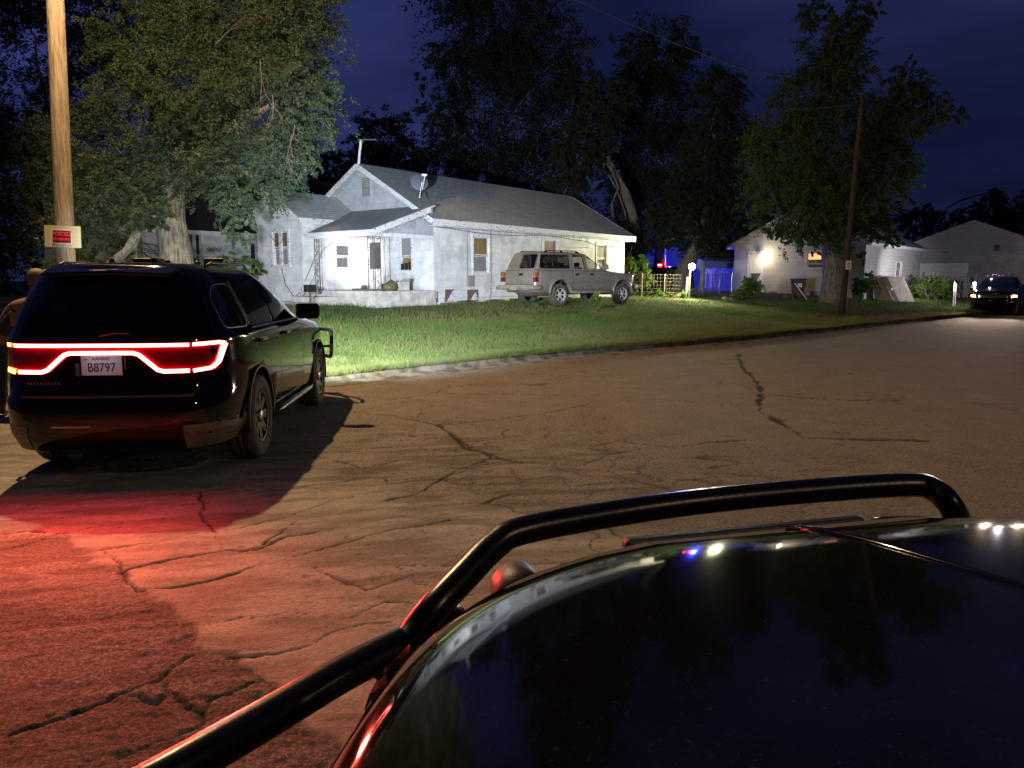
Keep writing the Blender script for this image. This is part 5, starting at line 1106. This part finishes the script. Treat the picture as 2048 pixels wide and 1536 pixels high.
M['plate'] = pm('plate_white', (.72, .70, .74), (.62, .60, .66), scale=12, rough=.5); M['plate_ink'] = pm('plate_ink', (.06, .05, .11), rough=.6)
M['head_glass'] = pm('head_glass', (.30, .30, .30), (.15, .15, .16), scale=25, rough=.12, metal=.4, coat=1)
M['black_gloss'] = pm('black_gloss', (.012, .012, .013), rough=.28, coat=.5); M['seam'] = pm('seam', (.001, .001, .001), rough=.8)
# --- police SUV in the street
def spot(parent, nm, loc, aim, e, col, size, blend=.5, rad=.05):
    ld = bpy.data.lights.new(nm, 'SPOT'); ld.energy = e; ld.color = col; ld.spot_size = R(size); ld.spot_blend = blend; ld.shadow_soft_size = rad
    o = link(bpy.data.objects.new(nm, ld)); o.parent = parent; o.location = loc; o.rotation_euler = (Vector(aim)-Vector(loc)).to_track_quat('-Z', 'Y').to_euler(); return o
CARX, CARY, CARA = -3.30, 7.05, R(4.0)
pc = patrol('police_suv', 'black police wagon with lit red racetrack tail lamps standing in the street', (CARX, CARY, .0), CARA)
for ch in list(pc.children):
    if ch.name.startswith('licence_plate'): patrol_plate = ch
Mi = Matrix.Translation((CARX, CARY, 0)) @ Matrix.Rotation(CARA, 4, 'Z'); Minv = Mi.inverted()
def loc_of(p): return Minv @ Vector(p)
# headlights and the roof-pillar spotlight trained on the porch
for s in (-1, 1): spot(pc, 'headlight_beam', (s*.72, 4.28, .87), (s*.72+.45, 14, 1.1), 1900, (.93, 1, .96), 100, 1.0)
sp_ = MB(); sp_.lathe([(0, -.06), (.05, -.05), (.075, 0), (.078, .06), (.07, .075), (0, .07)], (-.98, 2.35, 1.42), 'y', 16); sp_.tube([(-.80, 2.15, 1.30), (-.98, 2.33, 1.40)], .014, 6); sp_.build('spotlight', M['black_plastic'], pc, smooth=True)
spot(pc, 'spotlight_beam', (-.98, 2.46, 1.42), loc_of(h2w(-1.4, 2.6, 1.6)), 30000, (.88, .93, 1), 9, 1.0, .04)
spot(pc, 'alley_light', (.30, 1.0, 1.90), loc_of(h2w(3, 0, 2.4)), 20500, (.70, .80, 1), 62, 1.0, .10)
spot(pc, 'alley_light', (-.40, 1.0, 1.90), loc_of((-9.6, 22, 2.2)), 4500, (.92, .95, .90), 34, 1.0, .10)
k_ = MB(); k_.box((-.5, .93, 1.80), (-.3, .98, 1.87)); k_.build('roof_lamp', M['black_plastic'], pc, bevel=.01); k_ = MB(); k_.box((.2, .93, 1.80), (.4, .98, 1.87)); k_.build('roof_lamp', M['black_plastic'], pc, bevel=.01)
for s in (-1, 1): spot(pc, 'tail_glow', (s*.45, -1.16, 1.03), (s*.6, -9.0, .72), 620, (1, .075, .05), 118, 1.0, .12)
for s in (-1, 1): spot(pc, 'tail_glow', (s*.45, -1.17, 1.03), (s*.5, -4.0, .1), 70, (1, .06, .08), 150, 1.0, .12)
# plate lamps
spot(pc, 'plate_lamp', (-.07, -1.16, 1.11), (-.05, -1.03, .95), .25, (.9, .8, 1), 120, 1, .01); spot(pc, 'plate_lamp', (.07, -1.16, 1.11), (.05, -1.03, .95), .25, (.9, .8, 1), 120, 1, .01)
# --- the far police car at the right edge, lamps on, facing the camera's side
def copy_car(src, name, label, loc, rz, group=None, skip=()):
    c = src.copy(); COL.objects.link(c); c.name = name; c['label'] = label; c.location = loc; c.rotation_euler = (0, 0, rz)
    def rec(o, par):
        for ch in list(o.children):
            if ch.type == 'LIGHT' or ch.name.split('.')[0] in skip: continue
            d = ch.copy(); COL.objects.link(d); d.parent = par; rec(ch, d)
    rec(src, c); return c
SK = ('light_strip', 'corner_lamp', 'licence_plate', 'lettering', 'plate_bracket', 'spotlight')
fn = G(1968, 632, .0); fz_ = .05
far = copy_car(pc, 'police_suv', 'dark police wagon with burning headlamps at the right edge of the picture', (fn.x+2.9, fn.y+3.4, fz_), R(143), skip=SK)
pc['label'] = 'black police wagon with lit red racetrack tail lamps standing in the street'
k_ = MB()
for s in (-1, 1): k_.lathe([(0, 0), (.075, .005), (.08, .03), (0, .04)], (s*.68, 3.93, .87), 'y', 14)
k_.build('headlamp_bulb', em('headlamp_lit', (1, .93, .80), 45), far)
for s in (-1, 1): k_ = MB(); k_.box((s*.80-.11, 3.84, .82), (s*.80+.11, 3.93, .90)); k_.build('indicator_lamp', em('indicator_lit', (1, .33, .05), 30), far)
k_ = MB(); k_.lathe([(0, 0), (.07, .005), (.075, .03), (0, .04)], (.98, 2.25, 1.42), 'y', 14); k_.lathe([(0, 0), (.04, .005), (.04, .03), (0, .04)], (.98, 2.25, 1.22), 'y', 14); k_.build('spotlight_bulb', em('spot_lit', (.95, 1, .85), 80), far)
for s in (-1, 1): spot(far, 'headlight_beam', (s*.68, 4.2, .87), (s*.68, 14, .8), 4200, (1, .74, .52), 40, 1.0, .06)

# --- police car by the garage, behind the fence: dark body, red and blue bar
f2 = P(1335, 560, 50); bcar = copy_car(pc, 'police_suv', 'police car half hidden behind the hedge by the blue-lit garage, red roof lamp glowing', (f2.x, f2.y, bz(f2.x, f2.y)-.1), R(75), skip=SK)
k_ = MB(); k_.box((-.55, .35, 1.83), (-.05, .60, 1.93)); k_.build('red_lamp', em('lamp_red', (1, .03, .06), 60), bcar, bevel=.02)
k_ = MB(); k_.box((.05, .35, 1.83), (.55, .60, 1.93)); k_.build('blue_lamp', em('lamp_blue', (.03, .06, 1), 20), bcar, bevel=.02)
def ptl(parent, nm, loc, e, col, rad=.06):
    ld = bpy.data.lights.new(nm, 'POINT'); ld.energy = e; ld.color = col; ld.shadow_soft_size = rad; o = link(bpy.data.objects.new(nm, ld)); o.parent = parent; o.location = loc; return o
_fm = Matrix.Translation(far.location) @ Matrix.Rotation(far.rotation_euler.z, 4, 'Z'); _t = _fm.inverted() @ Vector((H2.x+math.cos(a2)*6, H2.y+math.sin(a2)*6, 2.0))
spot(far, 'side_light', (1.0, 1.8, 1.9), _t, 3600, (1, .93, 1), 46, 1.0, .06)
ptl(far, 'house_fill', (.6, .3, 2.5), 600, (.92, .84, 1), .03)  # added point lamp without a fixture, brightens the houses behind the car
ptl(bcar, 'red_glow', (-.3, .1, 2.0), 35, (1, .02, .05)); ptl(bcar, 'blue_glow', (.3, -.1, 2.25), 2600, (.03, .05, 1))

# --- foreground vehicle
FGA = R(15.5); FGC = Vector((.55, 1.86, 0))   # nose centre on the ground plan
fgF = Vector((-math.sin(FGA), math.cos(FGA), 0)); fgo = FGC-fgF*3.99
fg = copy_car(pc, 'police_suv', 'gloss black bonnet and tubular push bumper of the vehicle in the foreground', (fgo.x, fgo.y, -.0), FGA, skip=SK+('push_bumper', 'bumper_lamp', 'light_bar'))
_fm = (Matrix.Translation((fgo.x, fgo.y, 0)) @ Matrix.Rotation(FGA, 4, 'Z')).inverted()
_q = lambda L_: [tuple(_fm @ G(*p)) for p in L_]
push_bumper(fg, .60, .74, .135, _q([(815, 1290, .90), (835, 1258, .92), (872, 1212, .96), (930, 1150, 1.0), (990, 1090, 1.04), (1050, 1060, 1.06), (1250, 1024, 1.065), (1430, 1000, 1.07), (1650, 980, 1.07), (1820, 970, 1.07), (1868, 980, 1.06), (1900, 1010, 1.03), (1918, 1050, .96), (1925, 1110, .86)]),
            _q([(905, 1230, .86), (850, 1262, .88), (800, 1290, .90), (690, 1345, .90), (520, 1445, .90), (320, 1560, .90), (150, 1660, .88)]))
for ch in list(fg.children):
    if ch.name.startswith('hood_seam'): bpy.data.objects.remove(ch); continue
    if ch.name.startswith('body'):
        ch.data = ch.data.copy(); n_ = len(ch.data.vertices); co = np.empty(n_*3, np.float32); ch.data.vertices.foreach_get('co', co); co = co.reshape(-1, 3)
        co[:, 0] *= 1+.08*np.clip((3.72-co[:, 1])/.5, 0, 1)*np.clip((co[:, 1]-1.0)/1.2, 0, 1); t_ = np.clip((co[:, 1]-2.3)/1.7, 0, 1); co[:, 1] -= .24*np.abs(co[:, 0]/.95)**2.4*t_*t_*(3-2*t_); ch.data.vertices.foreach_set('co', co.ravel()); ch.data.update()
for ch in fg.children:
    if ch.name.split('.')[0] not in ('wheel', 'push_bumper', 'bumper_lamp', 'light_bar'): ch.scale = (1.06, 1.0, 1.042)
    elif ch.name.startswith('push_bumper'): ch.scale = (1, 1, 1)

# --- tan wagon on the lawn
SL = [(.50, -1.15, 4.02, .90), (.56, -1.20, 4.12, .95), (.75, -1.22, 4.18, .985), (1.0, -1.215, 4.20, .99), (1.12, -1.21, 4.18, .985), (1.17, -1.20, 4.08, .975), (1.20, -1.195, 3.85, .965), (1.23, -1.19, 3.45, .955), (1.26, -1.185, 3.05, .95), (1.29, -1.18, 2.80, .94), (1.33, -1.165, 2.66, .925), (1.5, -1.09, 2.36, .885), (1.7, -.995, 1.99, .835), (1.84, -.93, 1.74, .80), (1.91, -.88, 1.58, .755), (1.95, -.80, 1.40, .665), (1.97, -.6, 1.1, .45)]
M['tan_paint'] = pm('tan_paint', (.26, .235, .205), (.20, .18, .155), scale=5, rough=.32, coat=.6, metal=.25, bump=.02); M['tan_dusty'] = pm('dusty_tan', (.22, .205, .165), (.16, .145, .115), scale=4, rough=.7)
M['tint_glass'] = bpy.data.materials.new('tinted_glass'); M['tint_glass'].use_nodes = True
_nt = M['tint_glass'].node_tree; _b = _nt.nodes['Principled BSDF']; _b.inputs['Base Color'].default_value = (.02, .02, .02, 1); _b.inputs['Roughness'].default_value = .05
_tr = _nt.nodes.new('ShaderNodeBsdfTransparent'); _tr.inputs[0].default_value = (.42, .44, .44, 1); _ms = _nt.nodes.new('ShaderNodeMixShader'); _ms.inputs[0].default_value = .22
_nt.links.new(_tr.outputs[0], _ms.inputs[1]); _nt.links.new(_b.outputs[0], _ms.inputs[2]); _nt.links.new(_ms.outputs[0], _nt.nodes['Material Output'].inputs[0])
def suburban():
    rw = P(1118, 600, 28.2); loc = Vector((rw.x, rw.y)); hd = Vector((.773, .635)); ang = math.atan2(hd.y, hd.x)-math.pi/2
    rightv = Vector((hd.y, -hd.x)); c = loc-rightv*.90; zg = (LZ(c.x, c.y)+LZ(c.x+hd.x*3.3, c.y+hd.y*3.3))/2-.02
    car = thing('wagon_car', 'dusty tan long-roofed family wagon parked on the grass beside the white house', 'car', (c.x, c.y, zg), ang)
    vs, fs = shell(SL, ex=9, n=120, bowf=.10, bowr=.05); bv = bvh_of(vs, fs); o = tmp_obj(vs, fs); r = .41
    cuts = [arch_cut(s*.95, yy, r+.06, r+.09, s) for s in (-1, 1) for yy in (0, 3.3)]
    cab = MB(); cab.add(*shell([(.75, -1.05, 2.45, .88), (1.25, -1.05, 2.45, .87), (1.34, -1.04, 2.40, .86), (1.7, -.90, 1.80, .78), (1.88, -.80, 1.5, .71)], 9, 60, .05, .03)); cuts.append(tmp_obj(cab.v, cab.f))
    wins = [rpoly([(-.93, 1.36), (.54, 1.36), (.54, 1.86), (-.78, 1.86)], .07), rpoly([(.72, 1.36), (1.32, 1.36), (1.24, 1.86), (.72, 1.86)], .06), rpoly([(1.44, 1.36), (2.36, 1.36), (1.80, 1.80), (1.38, 1.86)], .05)]
    for w_ in wins:
        k_ = MB(); k_.prism([(-1.5, a, b) for a, b in w_], (3, 0, 0)); cuts.append(tmp_obj(k_.v, k_.f))
    k_ = MB(); k_.prism([(a, -2, b) for a, b in rpoly([(-.74, 1.38), (.74, 1.38), (.66, 1.87), (-.66, 1.87)], .07)], (0, 1.4, 0)); cuts.append(tmp_obj(k_.v, k_.f))
    k_ = MB(); k_.prism([(a, 1.2, b) for a, b in rpoly([(-.80, 1.38), (.80, 1.38), (.70, 1.83), (-.70, 1.83)], .07)], (0, 2.2, 0)); cuts.append(tmp_obj(k_.v, k_.f))
    boolean(o, cuts); o.name = 'body'; o.data.name = 'body'; o.data.materials.clear(); o.data.materials.append(M['tan_paint']); o.data.shade_smooth()
    try: o.data.set_sharp_from_angle(angle=R(35))
    except Exception: pass
    o.parent = car
    for s in (-1, 1):
        for w_ in wins: panel(bv, w_, 'x', s, -.012).build('side_window', M['tint_glass'], car, smooth=True, fix=False)
        for yy in (0, 3.3): fl = MB(); arch_flare(fl, s*.985, yy, r+.06, r+.115, s, .045, a0=-18, a1=198, zmin=.42); fl.build('wheel_arch', M['tan_paint'], car, smooth=True)
        for yy in (0, 3.3): wheel(car, s*.86, yy, r, s, M['rim_silver'], 6, .27)
        sm = MB()
        for pth in ([(.64, 1.80), (.62, 1.3), (.60, .62)], [(1.36, 1.80), (1.38, 1.30), (1.40, .62)], [(2.62, 1.25), (2.60, .62)], [(.60, .60), (2.6, .60)], [(-1.17, 1.30), (2.6, 1.27)]): q = strip(bv, pth, 'x', s, .012, .002); sm.add(q.v, q.f)
        sm.build('door_seam', M['seam'], car, fix=False)
        k_ = MB(); k_.box((min(s*.985, s*1.02), .62, .86), (max(s*.985, s*1.02), 1.36, .93)); k_.box((min(s*.985, s*1.02), 1.42, .86), (max(s*.985, s*1.02), 2.6, .93)); k_.build('side_moulding', M['tan_paint'], car, bevel=.01)
        k_ = MB(); k_.tube([(s*.96, .55, .52), (s*1.0, .8, .50), (s*1.0, 2.5, .50), (s*.96, 2.75, .52)], .045, 8); k_.build('running_board', M['tan_dusty'], car, smooth=True)
        k_ = MB()
        for yy in (.74, 1.50): k_.box((min(s*.97, s*1.01), yy, 1.12), (max(s*.97, s*1.01), yy+.18, 1.19))
        k_.build('door_handle', M['black_plastic'], car, bevel=.012)
        k_ = MB(); k_.box((min(s*.93, s*1.20), 2.18, 1.34), (max(s*.93, s*1.20), 2.30, 1.54)); k_.build('mirror', M['tan_paint'], car, bevel=.04)
        # tail lamps: tall lamp on the rear corner, red below, clear strip, amber above
        def tb(z0, z1): k_ = MB(); k_.box((min(s*.85, s*.992), -1.225, z0), (max(s*.85, s*.992), -1.10, z1)); return k_
        t0 = tb(.88, 1.05).build('tail_lamp', M['lens_red2'], car, bevel=.02)
        tb(1.053, 1.10).build('reverse_lens', M['bump_silver'], t0, bevel=.008); tb(1.103, 1.25).build('indicator_lens', M['lens_amber'], t0, bevel=.02)
        k_ = MB(); k_.tube([(s*.66, -.55, 1.95), (s*.67, -.45, 2.005), (s*.67, .3, 2.015), (s*.67, 1.05, 2.00), (s*.66, 1.2, 1.94)], .016, 6)
        for yy in (-.45, .3, 1.08): k_.box((s*.67-.02, yy-.05, 1.92), (s*.67+.02, yy+.05, 2.0))
        k_.build('roof_rail', M['black_plastic'], car, smooth=False)
        panel(bv, [(s*.55, 1.02), (s*.9, 1.02), (s*.9, 1.14), (s*.55, 1.14)], 'y', 1, .01).build('headlight', M['head_glass'], car, fix=False)
        # barn door windows
        panel(bv, rpoly([(min(s*.03, s*.76), 1.36), (max(s*.03, s*.76), 1.36), (max(s*.03, s*.68), 1.87), (min(s*.03, s*.68), 1.87)], .06), 'y', -1, .004).build('rear_window', M['glass_reflection'] if s < 0 else M['glass_dark'], car, smooth=True, fix=False)  # left pane is paler: a reflection put into the glass colour
    q = MB()
    for pth in ([(0, 1.85), (0, .80)], [(-.80, 1.30), (.80, 1.30)], [(-.80, .80), (.80, .80)], [(-.81, .8), (-.80, 1.3), (-.70, 1.82)], [(.81, .8), (.80, 1.3), (.70, 1.82)]): z_ = strip(bv, pth, 'y', -1, .014, .003); q.add(z_.v, z_.f)
    q.build('door_seam', M['seam'], car, fix=False)
    k_ = MB(); k_.box((.08, -1.235, 1.10), (.28, -1.20, 1.20)); k_.build('door_handle', M['black_plastic'], car, bevel=.012)
    k_ = MB(); k_.tube(smooth_path([(-1.02, -1.05, .68), (-1.0, -1.28, .68), (-.8, -1.36, .68), (.8, -1.36, .68), (1.0, -1.28, .68), (1.02, -1.05, .68)], 4), .085, 10); k_.box((-.85, -1.42, .60), (.85, -1.15, .765)); rb = k_.build('rear_bumper', M['bump_silver'], car, smooth=False, bevel=.015)
    k_ = MB(); k_.box((-.16, -1.44, .60), (.16, -1.425, .75)); plq = k_.build('licence_plate', M['plate_yellow'], rb)
    k_ = MB(); k_.tube(smooth_path([(-1.02, 4.0, .70), (-.98, 4.20, .70), (-.5, 4.30, .70), (.5, 4.30, .70), (.98, 4.20, .70), (1.02, 4.0, .70)], 4), .10, 10); k_.build('front_bumper', M['bump_silver'], car, smooth=True)
    # underbody: axle, exhaust, hitch
    k_ = MB(); k_.tube([(-.7, 0, .42), (.7, 0, .42)], .06, 8); k_.box((-.45, -.9, .42), (-.38, 3.6, .55)); k_.box((.38, -.9, .42), (.45, 3.6, .55)); k_.tube([(.6, -.3, .42), (.62, -1.1, .42)], .03, 7); k_.box((-.05, -1.35, .50), (.05, -1.0, .58)); k_.tube([(-.7, 3.3, .42), (.7, 3.3, .42)], .05, 8); k_.build('underbody', M['iron'], car)
    # seats seen through the glass
    for (sx_, sy_) in ((.42, 1.35), (-.42, 1.35), (.42, .35), (-.42, .35), (0, .35), (.42, -.55), (-.42, -.55)):
        k_ = MB(); k_.box((sx_-.22, sy_-.06, .80), (sx_+.22, sy_+.10, 1.42)); k_.box((sx_-.12, sy_-.05, 1.44), (sx_+.12, sy_+.05, 1.60)); k_.box((sx_-.24, sy_, .76), (sx_+.24, sy_+.5, .95)); k_.build('seat', M['black_plastic'], car, bevel=.03)
    k_ = MB(); k_.lathe([(.16, -.012), (.19, 0), (.16, .012), (.15, 0), (.16, -.012)], (0, 0, 0), 'y', 20); sw = k_.build('steering_wheel', M['black_plastic'], car, smooth=True); sw.location = (-.42, 1.85, 1.32); sw.rotation_euler = (R(-20), 0, 0)
    # tow ball odds and the spare under the tail
    k_ = MB(); k_.lathe([(.20, -.1), (.34, -.1), (.37, -.04), (.37, .04), (.34, .1), (.20, .1)], (0, -.72, .46), 'z', 24); k_.build('spare_wheel', M['rubber'], car, smooth=True)
    return car
M['bump_silver'] = pm('bump_silver', (.42, .40, .36), (.24, .22, .19), scale=5, rough=.35, metal=.3); M['rim_silver'] = pm('rim_silver', (.62, .60, .57), (.45, .43, .40), rough=.35, metal=.25); M['glass_reflection'] = pm('glass_reflection', (.20, .19, .155), (.13, .12, .10), scale=6, rough=.35, coat=.4); M['plate_yellow'] = pm('plate_yellow', (.50, .42, .18), (.45, .40, .30), scale=14, rough=.6)  # pale rear glass has reflected light put into its colour
sub = suburban()
# ============================================================ PERSON at the far side of the police vehicle
def skin_body(name, pts, edges, mat, parent, lv=2):
    me = bpy.data.meshes.new(name); me.from_pydata([p[0] for p in pts], edges, []); o = link(bpy.data.objects.new(name, me))
    m_ = o.modifiers.new('s', 'SKIN'); sk = me.skin_vertices[0].data
    for i, p in enumerate(pts): sk[i].radius = (p[1], p[2] if len(p) > 2 else p[1])
    sk[0].use_root = True; m_.use_smooth_shade = True; m2 = o.modifiers.new('u', 'SUBSURF'); m2.levels = m2.render_levels = lv
    bpy.context.view_layer.update(); dg = bpy.context.evaluated_depsgraph_get(); m3 = bpy.data.meshes.new_from_object(o.evaluated_get(dg)); bpy.data.objects.remove(o)
    m3.materials.clear(); m3.materials.append(mat); m3.shade_smooth(); q = link(bpy.data.objects.new(name, m3)); q.parent = parent; return q
hd_ = P(74, 563, 9.35); per = thing('person', 'person in dark clothes with bare forearms beside the far side of the black police wagon', 'person', (hd_.x-.42, 9.35, 0))
hx_, hz_ = .42, hd_.z
M['skin'] = pm('skin', (.20, .11, .075), (.15, .08, .055), scale=6, rough=.5); M['shirt'] = pm('dark_shirt', (.035, .028, .026), (.02, .017, .016), scale=12, rough=.9, bump=.3); M['hair'] = pm('fair_hair', (.16, .115, .07), (.06, .04, .025), scale=40, rough=.7, stretch=(1, 1, 4)); M['jeans'] = pm('jeans', (.03, .035, .05), rough=.9)
sh = hz_-.30
body = [((0, 0, .96), .15, .12), ((.08, 0, 1.12), .145, .11), ((.20, 0, 1.30), .165, .12), ((.30, 0, sh-.02), .15, .11), ((.35, .01, sh+.09), .06), ((hx_-.01, .03, hz_-.12), .058),
        ((hx_, .03, hz_-.04), .085, .095), ((hx_+.005, .03, hz_+.05), .088, .10), ((hx_+.005, .02, hz_+.11), .06, .07), ((hx_+.03, .03, hz_-.09), .055, .05)]
ed = [(0,1),(1,2),(2,3),(3,4),(4,5),(5,6),(6,7),(7,8),(5,9)]
def limb_(a, pts):
    p = a
    for q in pts: body.append(q); ed.append((p, len(body)-1)); p = len(body)-1
limb_(3, [((.12, -.02, sh+.0), .072), ((.02, -.06, sh-.16), .058), ((-.02, -.10, sh-.34), .048), ((.12, -.08, sh-.44), .042), ((.27, -.04, sh-.50), .030), ((.33, -.03, sh-.51), .036, .02)])
limb_(3, [((.44, .05, sh-.02), .07), ((.56, .12, sh-.20), .052), ((.66, .20, sh-.33), .042), ((.76, .26, sh-.30), .030)])
limb_(0, [((-.10, -.02, .84), .10), ((-.13, 0, .50), .068), ((-.15, .03, .12), .045), ((-.15, -.0, .04), .045), ((-.15, .14, .035), .038)])
limb_(0, [((.11, 0, .84), .10), ((.14, .03, .50), .068), ((.16, .0, .12), .045), ((.16, -.02, .04), .045), ((.16, .12, .035), .038)])
bo = skin_body('body', body, ed, M['skin'], per)
# clothing: shirt and trousers as slightly larger skins
sh_pts = [((0, 0, .92), .172, .14), ((.08, 0, 1.12), .165, .13), ((.19, 0, 1.28), .18, .14), ((.27, 0, sh-.10), .165, .13), ((.34, .01, sh+.04), .075), ((.14, -.02, sh-.03), .088), ((.05, -.05, sh-.16), .075), ((.42, .04, sh-.05), .086), ((.52, .10, sh-.18), .070)]
skin_body('shirt', sh_pts, [(0,1),(1,2),(2,3),(3,4),(3,5),(5,6),(3,7),(7,8)], M['shirt'], per)
tp_ = [((0, 0, .97), .16, .13), ((-.10, -.02, .84), .115), ((-.13, 0, .50), .086), ((-.15, .03, .11), .066), ((.11, 0, .84), .115), ((.14, .03, .50), .086), ((.16, .0, .11), .066)]
skin_body('trousers', tp_, [(0,1),(1,2),(2,3),(0,4),(4,5),(5,6)], M['jeans'], per)
# face, ears, hair, fingers
k_ = MB(); k_.lathe([(0, -.02), (.012, -.012), (.006, .02), (0, .025)], (hx_+.095, .03, hz_-.02), 'z', 8); k_.build('nose', M['skin'], per, smooth=True)
k_ = MB()
for s in (-1, 1): k_.lathe([(0, -.012), (.012, 0), (0, .012)], (hx_+.078, .03+s*.032, hz_+.012), 'x', 10)
k_.build('eye', M['glass_dark'], per, smooth=True)
k_ = MB(); k_.box((hx_+.070, .005, hz_-.085), (hx_+.086, .055, hz_-.078)); k_.build('mouth', M['sign_red'], per)
k_ = MB(); prof = [(.0, .145), (.055, .135), (.092, .095), (.106, .035), (.106, -.02), (.092, -.06), (.070, -.05), (.08, .0), (.078, .05), (.0, .10)]
k_.lathe(prof, (hx_-.018, .03, hz_+.015), 'z', 22); k_.build('hair', M['hair'], per, smooth=True)
for (hxx, hyy, hzz, sg_) in ((.33, -.03, sh-.51, 1), (.78, .27, sh-.30, 1)):
    for i, L_ in enumerate((.065, .075, .072, .058)): k_ = MB(); k_.tube([(hxx, hyy-.03+i*.02, hzz), (hxx+L_*.5, hyy-.032+i*.021, hzz-.008), (hxx+L_*.9, hyy-.03+i*.02, hzz-.03)], [.0095, .0085, .006], 7); k_.build('finger', M['skin'], per, smooth=True)
    k_ = MB(); k_.tube([(hxx-.03, hyy-.03, hzz), (hxx+.0, hyy-.05, hzz+.01), (hxx+.03, hyy-.055, hzz)], [.011, .010, .007], 7); k_.build('thumb', M['skin'], per, smooth=True)
